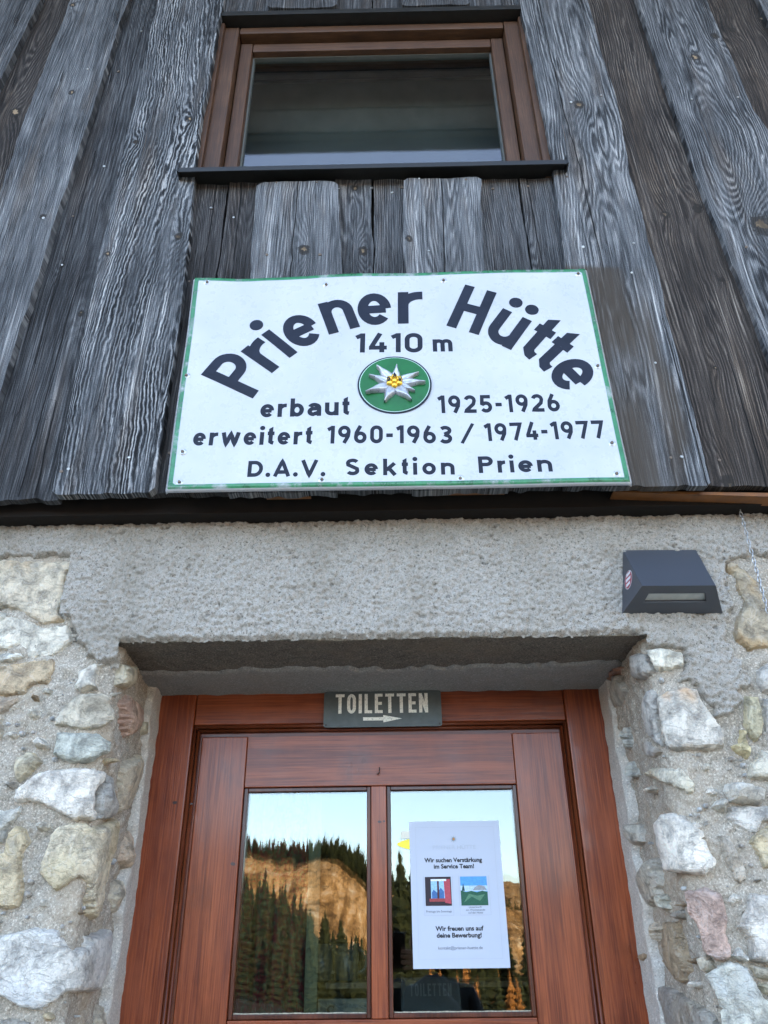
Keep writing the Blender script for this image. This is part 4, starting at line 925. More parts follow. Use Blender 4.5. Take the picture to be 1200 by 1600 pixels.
# ================================================================== STROKE LETTERING
def arc(cx, cy, rx, ry, a0, a1, n=14): return [(cx + rx * math.cos(math.radians(a0 + (a1 - a0) * i / n)), cy + ry * math.sin(math.radians(a0 + (a1 - a0) * i / n))) for i in range(n + 1)]
def glyph(ch, w_, wd=None):
    """centre lines for one letter of cap height 1, stroke w_. returns (advance width, strokes, dots)"""
    h = w_ / 2; X = .72
    G = {}
    if ch in 'nurihmeatbwko' or ch == 'ü':
        W_ = wd or .57; r = W_ - h; c = W_ / 2
        if ch == 'n': return W_, [[(h, 0), (h, X)], [(h, .40)] + arc(c, X - h - .19, c - h, .19, 170, 0) + [(r, 0)]], []
        if ch == 'm': 
            q = W_ * .82; return 2 * q - w_ * .5, [[(h, 0), (h, X)], [(h, .42)] + arc((h + q - h * .5) / 2 + 0, X - h - .15, (q - h * 1.5) / 2, .15, 170, 0) + [(q - h * .5, 0)], [(q - h * .5, .42)] + arc((q - h * .5 + 2 * q - 1.5 * w_) / 2 + h * .5, X - h - .15, (q - h * 1.5) / 2, .15, 170, 0) + [(2 * q - 2 * h, 0)]], []
        if ch in 'uü': return W_, [[(h, X), (h, .28)] + arc(c, h + .19, c - h, .19, 190, 340), [(r, X), (r, 0)]], ([(.12, .95), (W_ - .12, .95)] if ch == 'ü' else [])
        if ch == 'r': return .40, [[(h, 0), (h, X)], [(h, .36)] + arc(.36, X - h - .22, .36 - h, .22, 175, 92) + [(.40, X - h)]], []
        if ch == 'i': return w_, [[(h, 0), (h, X)]], [(h, .95)]
        if ch == 'e': return W_, [arc(c, X / 2, c - h, X / 2 - h, 0, 318, 26), [(h, X / 2 - .01), (W_ - h * 1.1, X / 2 - .01)]], []
        if ch == 'o': return W_, [arc(c, X / 2, c - h, X / 2 - h, 0, 360, 28)], []
        if ch == 'a': return W_, [arc(c * .95, X - h - .17, c * .95 - h, .17, 160, 60) + arc(c, X - h - .19, c - h, .19, 50, 0) + [(r, 0)], [(r, X * .56), (c * .95, X * .56)] + arc(c * .85, X * .56 / 2 + h * .5, c * .85 - h, X * .56 / 2 - h * .5, 90, 270, 12) + [(r, h + .10)]], []
        if ch == 't': return .32, [[(.15, 1.02), (.15, .18), (.18 + h * .4, h + .02), (.30, h)], [(.0, X - h * .75), (.32, X - h * .75)]], []
        if ch == 'b': return W_, [[(h, 0), (h, 1)], [(h, .5)] + arc(c, X / 2, c - h, X / 2 - h, 150, -150, 24) + [(h, .2)]], []
        if ch == 'w': return W_ * 1.5, [[(h * .9, X), (W_ * .42, 0.02), (W_ * .75, X - .04), (W_ * 1.08, 0.02), (W_ * 1.5 - h * .9, X)]], []
        if ch == 'k': return W_, [[(h, 0), (h, 1)], [(W_ - h, X), (h * 1.6, .30)], [(W_ * .42, .42), (W_ - h * .8, 0)]], []
    W_ = wd or .60; r = W_ - h; c = W_ / 2
    if ch == 'P': return W_, [[(h, 0), (h, 1)], [(h, 1 - h), (W_ * .55, 1 - h)] + arc(W_ * .55, .70, r - W_ * .55, .30 - h, 90, -90, 14) + [(h, .40 + h)]], []
    if ch == 'D': return W_, [[(h, 0), (h, 1)], [(h, 1 - h), (W_ * .45, 1 - h)] + arc(W_ * .45, .5, r - W_ * .45, .5 - h, 90, -90, 18) + [(h, h)]], []
    if ch == 'H': return W_, [[(h, 0), (h, 1)], [(r, 0), (r, 1)], [(h, .5), (r, .5)]], []
    if ch == 'A': return W_ * 1.1, [[(h * .8, 0), (W_ * .55, 1 - h * .3), (W_ * 1.1 - h * .8, 0)], [(W_ * .25, .27), (W_ * .85, .27)]], []
    if ch == 'V': return W_ * 1.1, [[(h * .8, 1), (W_ * .55, h * .3), (W_ * 1.1 - h * .8, 1)]], []
    if ch == 'T': return W_, [[(0, 1 - h), (W_, 1 - h)], [(c, 0), (c, 1 - h)]], []
    if ch == 'E': return W_ * .88, [[(h, 0), (h, 1)], [(h, 1 - h), (W_ * .88, 1 - h)], [(h, .5), (W_ * .80, .5)], [(h, h), (W_ * .88, h)]], []
    if ch == 'L': return W_ * .85, [[(h, 1), (h, 0)], [(h, h), (W_ * .85, h)]], []
    if ch == 'I': return w_, [[(h, 0), (h, 1)]], []
    if ch == 'N': return W_, [[(h, 0), (h, 1)], [(h * 1.1, 1 - h), (r - h * .1, h)], [(r, 0), (r, 1)]], []
    if ch in '0O': return W_, [arc(c, .68, c - h, .32 - h, 0, 180, 12) + arc(c, .32, c - h, .32 - h, 180, 360, 12) + [(r, .68)]], []
    if ch == 'S': return W_, [arc(c, .73, c - h, .27 - h, 25, 180, 12) + [(h + .02, .62), (c, .505), (r - .02, .39)] + arc(c, .27, c - h, .27 - h, 0, -155, 12)], []
    if ch == '1': return .38, [[(.29, 0), (.29, 1)], [(.25, 1 - h), (.03, .78)]], []
    if ch == '2': return W_, [arc(c, .70, c - h, .30 - h, 165, -10, 14) + [(r - .05, .50), (h + .02, h * 1.5), (h, h), (W_, h)]], []
    if ch == '3': return W_, [arc(c * .95, .735, c - h, .265 - h, 150, -75, 12) + [(c * .8, .52)], [(c * .8, .52)] + arc(c * .95, .285, c - h * .8, .285 - h, 80, -150, 14)], []
    if ch == '4': return W_, [[(W_ * .62, 1), (h, .28), (h, .24), (W_, .24)], [(W_ * .72, .52), (W_ * .72, 0)]], []
    if ch == '5': return W_, [[(W_ - h * .7, 1 - h), (h * 1.5, 1 - h), (h * 1.2, .52)] + arc(c, .32, c - h, .32 - h, 130, -150, 16)], []
    if ch == '6': return W_, [arc(c, .33, c - h, .33 - h, 0, 360, 20), [(h, .36), (h + .03, .60), (c * 1.0, .98)]], []
    if ch == '9': return W_, [arc(c, .67, c - h, .33 - h, 0, 360, 20), [(r, .64), (r - .03, .40), (c * 1.0, .02)]], []
    if ch == '7': return W_, [[(0, 1 - h), (r + .02, 1 - h), (W_ * .38, 0)]], []
    if ch == '-': return .34, [[(0, .44), (.34, .44)]], []
    if ch == '/': return .45, [[(0, -.03), (.45, 1.0)]], []
    if ch == '.': return w_ * 1.2, [], [(h * 1.2, h)]
    return .3, [], []
def densify(pts, st_=.14):
    out = [pts[0]]
    for a, b in zip(pts, pts[1:]):
        n = max(1, int(math.hypot(b[0] - a[0], b[1] - a[1]) / st_)); out += [(a[0] + (b[0] - a[0]) * i / n, a[1] + (b[1] - a[1]) * i / n) for i in range(1, n + 1)]
    return out
def ribbon(pts, w_):
    """polygon strip around a centre line with mitred joints: list of (left, right)"""
    P = [np.array(p, float) for p in pts]; Q = [P[0]]
    for p in P[1:]:
        if np.hypot(*(p - Q[-1])) > 1e-4: Q.append(p)
    closed = np.hypot(*(Q[0] - Q[-1])) < 1e-3 and len(Q) > 4
    n = len(Q); out = []
    for i in range(n):
        a = Q[i - 1] if i else (Q[-2] if closed else None); b = Q[i + 1] if i < n - 1 else (Q[1] if closed else None)
        d1 = (Q[i] - a) / np.hypot(*(Q[i] - a)) if a is not None else None; d2 = (b - Q[i]) / np.hypot(*(b - Q[i])) if b is not None else None
        if d1 is None: d1 = d2
        if d2 is None: d2 = d1
        n1 = np.array([-d1[1], d1[0]]); n2 = np.array([-d2[1], d2[0]]); m_ = n1 + n2; L = np.hypot(*m_)
        if L < .3: m_ = n1; k_ = 1
        else: m_ = m_ / L; k_ = min(1.6, 1 / max(.3, m_ @ n1))
        out.append((Q[i] + m_ * k_ * w_ / 2, Q[i] - m_ * k_ * w_ / 2))
    return out
def letter_mesh(ch, w_, M, depth, dot_r=None, wd=None, side=.0):
    """M: function (u, v, h) -> world point. raised letter of given depth"""
    adv, strokes, dots = glyph(ch, w_, wd); mb = MB()
    e = 0
    for st_ in strokes:
        rb = ribbon(densify(st_), w_)
        if ch == 't' and e == 0: rb[0] = (rb[0][0], rb[0][1] - np.array([0, .12]))
        hh = depth + e * .00012; e += 1
        n = len(rb); vs_, fs_ = [], []
        for l, r in rb: vs_ += [M(l[0], l[1], hh), M(r[0], r[1], hh), M(l[0], l[1], 0), M(r[0], r[1], 0)]
        for i in range(n - 1):
            a, b = 4 * i, 4 * i + 4
            fs_ += [(a, a + 1, b + 1, b), (a, b, b + 2, a + 2), (a + 1, a + 3, b + 3, b + 1)]
        fs_ += [(0, 2, 3, 1), (4 * n - 4, 4 * n - 3, 4 * n - 1, 4 * n - 2)]
        mb.add(vs_, fs_)
    for dx, dy in dots:
        rr = dot_r or w_ * .62; hh = depth + .0001; k_ = 16
        mb.add([M(dx + rr * math.cos(2 * math.pi * i / k_), dy + rr * math.sin(2 * math.pi * i / k_), hh) for i in range(k_)] + [M(dx + rr * math.cos(2 * math.pi * i / k_), dy + rr * math.sin(2 * math.pi * i / k_), 0) for i in range(k_)],
            [tuple(range(k_))] + [((i + 1) % k_, i, i + k_, (i + 1) % k_ + k_) for i in range(k_)])
    return adv, mb

# ================================================================== THE HUT'S SIGN
YS = -.135
sign = empty('hut_sign', (0.012, YS, .82), 'large white enamel sign with green edge reading Priener Hütte 1410 m', 'sign')
CX = [(-.481, 1.438), (.496, 1.449), (.503, .819), (-.472, .821)]
def sign_y(x, z):
    """gentle buckles in the sheet"""
    b = .0030 * fbm(x / .22, z / .16, 2.0, 2) + .0004 * fbm(x / .06, z / .06, 6.0, 2)
    return YS + b * 1.0
us = np.linspace(0, 1, 150); vs2 = np.linspace(0, 1, 100); U, Vv = np.meshgrid(us, vs2, indexing='ij')
tl, tr_, br, bl = (np.array(c) for c in CX)
top_wob = .0045 * vn(U * 5.1, 1.0, 2.0) * sstep(.85, 1, Vv) - .004 * np.exp(-((U - .12) / .06) ** 2) * sstep(.85, 1, Vv)
X = (bl[0] * (1 - U) + br[0] * U) * (1 - Vv) + (tl[0] * (1 - U) + tr_[0] * U) * Vv
Z = (bl[1] * (1 - U) + br[1] * U) * (1 - Vv) + (tl[1] * (1 - U) + tr_[1] * U) * Vv + top_wob
Y = sign_y(X, Z)
lipd = np.minimum(np.minimum(U, 1 - U) * .98, np.minimum(Vv, 1 - Vv) * .625)
Y = Y - .0016 * sstep(.0, .004, lipd) * sstep(.017, .011, lipd)
Y[0, :] += .006; Y[-1, :] += .006; Y[:, 0] += .006; Y[:, -1] += .006
k = N('white_enamel', .30, .5); ed = k.attr('edge'); co = k.coord()
nz = k.noise(co, 34, 4, .7); nz2 = k.noise(k.map(co, (60, 1, 9)), 1, 3, .6)
white = k.mix(k.rng(k.noise(co, 5, 4, .6), .35, .7), (.49, .495, .505), (.415, .43, .45))
white = k.mix(k.rng(nz2, .62, .8, 0, .30), white, (.55, .56, .55))
inn = k.rng(ed, .0040, .0052, 0, 1); outt = k.rng(ed, .0152, .0135, 0, 1)
band = k.math('MULTIPLY', inn, k.math('MULTIPLY', outt, k.rng(k.math('ADD', nz, k.attr('wear')), .22, .46, .25, 1.0)))
col = k.mix(band, white, k.mix(k.rng(nz, .35, .6), (.008, .085, .030), (.025, .19, .075)))
spots = k.rng(k.vor(co, 22), .06, .03, 0, 1)
col = k.mix(k.math('MULTIPLY', spots, k.rng(k.noise(co, 6, 2), .6, .7)), col, (.25, .22, .2))
M_ENAM = k.out(col, k.rng(nz, .3, .7, .22, .38), k.bump(nz, .0005, .4))
me, used = grid_mesh('enamel_sheet', X, Y, Z, flip=True)
attr(me, 'edge', lipd.reshape(-1)[used]); attr(me, 'wear', (.16 * vn(X / .05, Z / .05, 3.0)).reshape(-1)[used])
sheet = link('enamel_sheet', me, sign, [M_ENAM], True)
sol = sheet.modifiers.new('thickness', 'SOLIDIFY'); sol.thickness = .0018; sol.offset = -1
k = N('blue_black_enamel', .28, .5); co = k.coord()
cl = k.mix(k.rng(k.noise(co, 130, 3, .7), .74, .78), k.mix(k.rng(k.noise(co, 12, 3), .4, .7), (.009, .012, .022), (.016, .020, .036)), (.42, .44, .46))
M_INK = k.out(cl, .45)
M_INK.node_tree.nodes['Principled BSDF'].inputs['Specular IOR Level'].default_value = .18
def on_sign(ox, oz, ang, s_, sx=1.0):
    c, sn = math.cos(ang), math.sin(ang)
    def M(u, v, h):
        x = ox + (u * sx * c - v * sn) * s_; z = oz + (u * sx * sn + v * c) * s_
        return (x, float(sign_y(x, z)) - .0006 - h, z)
    return M
def put_letter(ch, ox, oz, ang, s_, w_=.18, sx=1.0, depth=.0016, dot_r=None, wd=None):
    adv, mb = letter_mesh(ch, w_, on_sign(ox, oz, ang, s_, sx), depth, dot_r, wd)
    nm = {'.': 'full_stop', '-': 'dash', '/': 'slash'}.get(ch, 'digit' if ch.isdigit() else 'letter')
    if mb.v: mb.build(nm, M_INK, sign, origin=(ox, YS, oz))
    return adv
rad = math.radians; CAP = .142
# the arched name: glyph, base-left corner (x, z), turn, x stretch
for ch, ox, oz, a, sx, wd in (('P', -.3055, 1.059, 60.6, 1.0, .62), ('r', -.2667, 1.129, 49, 1.0, None), ('i', -.2284, 1.1733, 44, 1.0, None), ('e', -.2136, 1.193, 31, 1.0, .57), ('n', -.139, 1.243, 17, 1.0, .54), ('e', -.0685, 1.268, 4, 1.0, .57), ('r', .024, 1.273, -1.0, 1.05, None),
        ('H', .1385, 1.2624, -21.8, 1.0, .565), ('ü', .2202, 1.229, -33.7, 1.0, .545), ('t', .293, 1.182, -39, 1.0, None), ('t', .325, 1.149, -43.9, 1.0, None), ('e', .3524, 1.119, -57, 1.0, .57)):
    put_letter(ch, ox, oz, rad(a), CAP, .172, sx, .0020, .115, wd)
def text_line(txt, x0, x1, z0, z1, cap, w_=.19, space=.55, wd=None, dot=None):
    parts, gaps = [], 0
    wds = [glyph(c, w_, wd)[0] if c != ' ' else space for c in txt]
    nat = sum(wds) * cap; L = x1 - x0; n = len(txt) - 1
    gap = (L - nat) / max(1, n); sx = 1.0
    if gap < .16 * cap: sx = (L - .16 * cap * n) / nat; gap = .16 * cap
    x = x0
    for c, wv in zip(txt, wds):
        t = (x - x0) / L
        if c != ' ': put_letter(c, x, z0 + (z1 - z0) * t, math.atan2(z1 - z0, L), cap, w_, sx, .0014, dot, wd)
        x += wv * cap * sx + gap
text_line('1410', -.077, .080, 1.187, 1.184, .058, .20, wd=.72)
text_line('m', .104, .161, 1.186, 1.186, .050, .20, wd=.62)
text_line('erbaut', -.286, -.088, 1.006, 1.007, .050, .20, wd=.62)
text_line('1925-1926', .108, .378, 1.009, 1.009, .049, .20, wd=.66)
text_line('erweitert', -.427, -.168, .933, .932, .047, .20, wd=.60)
text_line('1960-1963', -.136, .135, .932, .928, .047, .20, wd=.66)
text_line('/', .156, .182, .930, .930, .050, .13)
text_line('1974-1977', .206, .466, .933, .936, .047, .20, wd=.66)
text_line('D.A.V.', -.302, -.137, .851, .850, .040, .22, wd=.86)
text_line('Sektion', -.094, .136, .851, .850, .041, .21, wd=.70)
text_line('Prien', .187, .342, .852, .852, .042, .21, wd=.74)
# screws
scr = MB(); scr.tube([(0, 0, 0), (0, -.0015, 0), (0, -.0030, 0)], [.0086, .0086, .0058], 14); scr.m = 1; scr.tube([(0, -.0030, 0), (0, -.0060, 0)], [.0040, .0030], 8)
SCREW = scr.mesh('screw'); SCREW.materials.append(mat_plain('zinc_washer', (.50, .51, .50), .35, .8, .5, .3, 800)); SCREW.materials.append(M_NAILR)
for x, z in ((-.445, 1.42), (-.15, 1.405), (.139, 1.411), (.472, 1.426), (-.462, 1.127), (.478, 1.135), (-.446, .918), (.477, .922), (-.444, .841), (-.144, .841), (.147, .84), (.474, .843)):
    o = bpy.data.objects.new('screw', SCREW); COL.objects.link(o); o.parent = sign; o.location = Vector((x, float(sign_y(x, z)), z)) - sign.location; o.rotation_euler = (random.uniform(-.1, .1), 0, random.uniform(-.15, .15))
# emblem: green disc, dark ring, silver edelweiss, golden heart with three letters
emb = empty('emblem', (.013 - sign.location.x, -.002, 1.089 - sign.location.z), parent=sign)
ec = parent_loc(emb); RX, RZ = .0835, .081
def disc(rx, rz, y0, y1, name, mt, n=56, dome=0):
    mb = MB(); vs_ = [(ec.x + rx * math.cos(2 * math.pi * i / n), y1, ec.z + rz * math.sin(2 * math.pi * i / n)) for i in range(n)] + [(ec.x + rx * math.cos(2 * math.pi * i / n), y0, ec.z + rz * math.sin(2 * math.pi * i / n)) for i in range(n)]
    fs_ = [((i + 1) % n, i, i + n, (i + 1) % n + n) for i in range(n)]
    vs_.append((ec.x, y1 - dome, ec.z)); fs_ += [((i + 1) % n, 2 * n, i) for i in range(n)]
    mb.add(vs_, fs_); return mb.build(name, mt, emb)
ey = YS - .002
ey -= .0022
disc(RX, RZ, ey + .006, ey - .0015, 'dark_ring', M_INK)
disc(RX * .955, RZ * .955, ey, ey - .0021, 'silver_rim', mat_plain('silver_line', (.45, .6, .5), .35, .3))
disc(RX * .935, RZ * .935, ey, ey - .0026, 'green_disc', mat_plain('green_enamel', (.008, .12, .030), .35, 0, .25, .15, 25, 0, .12), dome=.003)
k = N('silver_petal', .32, .5); co = k.coord(); k.b.inputs['Metallic'].default_value = .55
M_PET = k.out(k.mix(k.rng(k.noise(co, 90, 3), .4, .7), (.34, .35, .38), (.50, .51, .53)), k.rng(k.noise(co, 120, 3), .3, .7, .25, .42))
def petal(ang, L, Wd, bend, lift):
    a = math.radians(ang); d = (math.cos(a), math.sin(a)); nrm = (-d[1], d[0]); mb = MB(); nu, nv = 14, 9; vs_ = []
    for i in range(nu + 1):
        t = i / nu; hw = Wd * .66 * float(np.interp(t, [0, .2, .42, .62, .8, .93, 1], [.55, .85, 1.0, .70, .33, .26, .22]))
        if i == nu: hw *= .5
        off = bend * t * t; hgt = .0045 + lift * math.sin(t * 2.6) + .004 * t
        for j in range(nv):
            s_ = -1 + 2 * j / (nv - 1); x = d[0] * L * t + nrm[0] * (s_ * hw + off); z = d[1] * L * t + nrm[1] * (s_ * hw + off)
            groove = .0030 * math.exp(-(s_ / .22) ** 2) * math.sin(min(1, t * 1.25) * math.pi)
            y = hgt * math.sqrt(max(0, 1 - s_ * s_ * .97)) - groove
            vs_.append((ec.x + x, ey - .002 - y, ec.z + z))
    fs_ = [(i * nv + j, i * nv + j + 1, (i + 1) * nv + j + 1, (i + 1) * nv + j) for i in range(nu) for j in range(nv - 1)]
    mb.add(vs_, fs_); return mb.build('petal', M_PET, emb, True)
for ang, L, Wd, bend, lift in ((80, .050, .018, .003, .005), (124, .062, .021, .006, .006), (163, .061, .019, -.004, .006), (30, .061, .018, -.005, .005), (2, .069, .020, -.004, .007), (205, .070, .022, -.003, .008), (245, .058, .022, .002, .008), (303, .062, .024, .003, .008), (332, .052, .017, -.002, .006)):
    petal(ang, L, Wd, bend, lift)
M_GOLD = mat_plain('gilding', (.80, .50, .06), .28, .7, .5, .15, 100)
for i in range(7):
    a = i * math.pi / 3 + .5; rr = 0 if i == 6 else .0125
    mb = MB(); n = 10; c0 = (ec.x + rr * math.cos(a), ec.z + .002 + rr * math.sin(a)); vs_ = []
    for q, (f_, hh) in enumerate(((1, 0), (.85, .003), (.45, .0048))):
        vs_ += [(c0[0] + .0072 * f_ * math.cos(2 * math.pi * j / n), ey - .0115 - hh, c0[1] + .0072 * f_ * math.sin(2 * math.pi * j / n)) for j in range(n)]
    vs_.append((c0[0], ey - .0165, c0[1])); vs_ += [(v[0], ey - .003, v[2]) for v in vs_[:n]]
    b0 = 3 * n + 1
    fs_ = [(j + (q + 1) * n, (j + 1) % n + (q + 1) * n, (j + 1) % n + q * n, j + q * n) for q in range(2) for j in range(n)] + [(j + 2 * n, 3 * n, (j + 1) % n + 2 * n) for j in range(n)] + [(j, (j + 1) % n, b0 + (j + 1) % n, b0 + j) for j in range(n)]
    mb.add(vs_, fs_); mb.build('stamen', M_GOLD, emb, True)
for ch, dx, dz in (('D', -.0165, -.002), ('A', -.0035, .0095), ('V', .0085, -.003)):
    def M(u, v, h, dx=dx, dz=dz): return (ec.x + dx + u * .0125, ey - .0165 - h, ec.z + dz + v * .011)
    adv, mb = letter_mesh(ch, .22, M, .0008); mb.build('letter', M_INK, emb)
# maker's line, too small to read

# ================================================================== DOOR
door = empty('house_door', (-.03, YD, GZ), 'red-brown varnished wooden door with two glass panes and panelled leaf', 'door')
def db(x0, x1, y0, y1, z0, z1, mt, name, bev=.003, parent=None):
    mb = MB(); mb.box(x0, x1, y0, y1, z0, z1); return mb.build(name, mt, parent or door, bevel=bev)
frame = empty('door_frame', (0, 0, 0), parent=door)
db(-.620, -.491, YD, YD + .09, GZ, .545, M_VZ, 'jamb', .004, frame); db(.4185, .55, YD, YD + .09, GZ, .545, M_VZ, 'jamb', .004, frame)
db(-.4905, .418, YD + .0015, YD + .09, .4575, .545, M_VX, 'head', .004, frame)
# stepped moulding between frame and leaf: round bead, groove, quarter round
def moulding(off, r_, yc, mt, mtx):
    n = 8
    for sx, x in ((1, -.4905), (-1, .418)):
        xx = x + sx * off
        prof = [Vector((sx * (r_ * math.cos(a)), -r_ * math.sin(a), 0)) for a in np.linspace(0, math.pi, n)] + [Vector((-sx * r_, .03, 0)), Vector((sx * r_, .03, 0))]
        mb = MB(); mb.sweep(prof if sx > 0 else prof[::-1], (xx, yc, GZ), (xx, yc, .4575 - off)); mb.build('moulding', mt, frame, True)
    prof = [Vector((0, -r_ * math.sin(a), -r_ * math.cos(a))) for a in np.linspace(0, math.pi, n)] + [Vector((0, .03, r_)), Vector((0, .03, -r_))]
    mb = MB(); mb.sweep(prof, (-.4905 + off, yc, .4575 - off), (.418 - off, yc, .4575 - off)); mb.build('moulding', mtx, frame, True)
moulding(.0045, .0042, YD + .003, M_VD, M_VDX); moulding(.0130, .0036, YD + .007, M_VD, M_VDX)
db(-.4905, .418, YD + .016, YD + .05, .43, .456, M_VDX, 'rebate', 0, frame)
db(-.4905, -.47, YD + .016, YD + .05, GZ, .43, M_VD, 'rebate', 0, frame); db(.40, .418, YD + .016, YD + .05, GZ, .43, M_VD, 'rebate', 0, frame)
leaf = empty('door_leaf', (0, 0, 0), parent=door)
YL = .385
db(-.470, -.3585, YL, YL + .05, GZ + .02, .4325, M_VZ, 'stile', .003, leaf); db(.2855, .403, YL, YL + .05, GZ + .02, .4325, M_VZ, 'stile', .003, leaf)
db(-.3580, .2850, YL + .0008, YL + .05, .3135, .4325, M_VX, 'top_rail', .002, leaf)
db(-.3580, .2850, YL + .0008, YL + .05, -.255, -.1470, M_VX, 'middle_rail', .002, leaf)
db(-.0580, -.0220, YL + .0004, YL + .05, -.1465, .3130, M_VZ, 'mullion', .002, leaf)
db(-.3580, .2850, YL + .0008, YL + .05, GZ + .02, GZ + .22, M_VX, 'bottom_rail', .002, leaf)
db(-.3580, .2850, YL + .018, YL + .04, GZ + .221, -.256, M_VZ, 'panel', .002, leaf)
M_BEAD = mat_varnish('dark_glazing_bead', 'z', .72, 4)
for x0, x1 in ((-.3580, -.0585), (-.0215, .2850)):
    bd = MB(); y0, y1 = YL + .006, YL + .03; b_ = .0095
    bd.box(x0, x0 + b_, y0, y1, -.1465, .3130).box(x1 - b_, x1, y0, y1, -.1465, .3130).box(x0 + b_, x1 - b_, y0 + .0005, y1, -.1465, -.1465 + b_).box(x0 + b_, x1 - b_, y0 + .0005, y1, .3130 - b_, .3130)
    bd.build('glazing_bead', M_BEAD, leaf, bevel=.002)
    mb = MB(); mb.add([(x0 + .003, .401, -.143), (x1 - .003, .401, -.143), (x1 - .003, .401, .310), (x0 + .003, .401, .310)], [(0, 1, 2, 3)]); mb.build('pane', M_GLASS, leaf)
    mb = MB(); mb.add([(x0 + .003, .4125, -.143), (x1 - .003, .4125, -.143), (x1 - .003, .4112 , .310), (x0 + .003, .4112, .310)], [(0, 1, 2, 3)]); mb.build('inner_pane', M_GLASSI, leaf)
# putty line along the bottom of each pane
M_PUT = mat_plain('old_putty', (.42, .38, .28), .8, 0, .2, .4, 200)
for x0, x1 in ((-.3480, -.0685), (-.0115, .2755)):
    mb = MB(); pts = [(x, .4 , -.1365 + .0006 * float(vn(x / .01, 2, 3.0))) for x in np.linspace(x0, x1, 40)]; mb.tube(pts, .0016, 5)
    mb.build('putty', M_PUT, leaf, True)
# small hook in the top rail, little knots
mb = MB(); hx, _, hz = W(593, 1207, YL); mb.tube([(hx, YL + .001, hz + .012), (hx, YL - .006, hz + .010), (hx, YL - .009, hz), (hx - .003, YL - .008, hz - .005), (hx - .006, YL - .004, hz - .003)], .0011, 6); mb.build('hook', M_BLACK, leaf, True)
M_KNOT = mat_plain('varnish_knot', (.030, .010, .007), .35, 0, .5, .4, 300)
for px, py, r, Yk in ((273, 1254, .006, YD - .0012), (364, 1350, .006, YL - .0008), (593, 1284, .0045, YL - .0006), (600, 1283, .003, YL - .0006), (299, 1256, .004, YD - .004)):
    x, y, z = W(px, py, Yk); mb = MB(); n = 12
    mb.add([(x + r * math.cos(2 * math.pi * i / n) * random.uniform(.8, 1.1), y, z + r * .6 * math.sin(2 * math.pi * i / n) * random.uniform(.8, 1.1)) for i in range(n)], [tuple(range(n))]); mb.build('knot', M_KNOT, leaf)

# room behind the door
room = empty('entrance_room', (0, 1.4, GZ), 'dark entrance room seen through the door panes', 'room')
M_RW = mat_plain('dark_room_wall', (.03, .028, .025), .9)
mb = MB(); mb.box(-1.6, 1.6, 2.9, 2.95, GZ, .9).box(-1.65, -1.6, .45, 2.95, GZ, .9).box(1.6, 1.65, .45, 2.95, GZ, .9).box(-1.6, 1.6, .45, 2.9, .80, .85).box(-1.6, 1.6, .45, 2.9, GZ - .02, GZ + .02)
mb.build('room_wall', M_RW, room)
def cloth(name, x0, x1, yc, z0, z1, mt, label, cat, amp=.012, freq=26):
    n, m_ = 60, 20; xx = np.linspace(x0, x1, n); zz = np.linspace(z0, z1, m_); X, Z = np.meshgrid(xx, zz, indexing='ij')
    Y = yc + amp * np.sin(X * freq * 6.28 / 1.0 + .4 * np.sin(Z * 4)) + .004 * vn(X / .05, Z / .2, 1.0)
    me, _ = grid_mesh(name, X, Y, Z, flip=True); return tag(link(name, me, None, [mt], True), label, cat)
k = N('patterned_curtain', .9, .1); co = k.coord()
pt = k.vor(k.map(co, (70, 70, 45)), 1, out='Distance'); pn = k.noise(co, 60, 3, .7, .6)
M_CUR = k.out(k.mix(k.rng(pn, .48, .54), (.055, .006, .010), k.mix(k.rng(pt, .2, .4), (.045, .05, .03), (.025, .025, .018))), .9)
cloth('curtain', -.42, -.208, .475, -.75, .34, M_CUR, 'dark red patterned curtain behind the left door pane', 'curtain')
cloth('curtain_border', -.2075, -.180, .468, -.75, .34, mat_plain('sage_cloth', (.055, .062, .035), .9), 'sage green curtain strip beside the dark red curtain behind the left pane', 'curtain', .003, 10)
# shelf with two mugs and a card
M_SHELF = mat_plain('dark_shelf', (.11, .085, .05), .7)
sx0, _, sz0 = W(484, 1536, .62); sx1, _, sz1 = W(600, 1544, .62)
mb = MB(); mb.box(-.175, .42, .62, .80, sz0 - .013, sz0); tag(mb.build('wall_shelf', M_SHELF, bevel=.002, origin=(-.17, .62, sz0 - .013)), 'narrow dark shelf carrying two mugs behind the left door pane', 'shelf')
M_MUG = mat_plain('grey_green_mug', (.05, .06, .055), .4)
for i, (px, lab) in enumerate(((500, 'grey green mug nearer the curtain on the shelf behind the left pane'), (541, 'grey green mug nearer the door mullion on the shelf behind the left pane'))):
    x, _, _ = W(px, 1536, .68); mg = empty('mug', (x, .68, sz0 + .0005), lab, 'mug', 'mugs on the shelf behind the door')
    mb = MB(); mb.tube([(x, .68, sz0 + .001), (x, .68, sz0 + .006), (x, .68, sz0 + .080)], [.026, .030, .031], 24); mb.build('cup', M_MUG, mg, True)
    mb = MB(); mb.tube([(x + .030 + .020 * math.cos(a), .675, sz0 + .042 + .024 * math.sin(a)) for a in np.linspace(-1.7, 1.7, 14)], .0042, 8); mb.build('handle', M_MUG, mg, True)
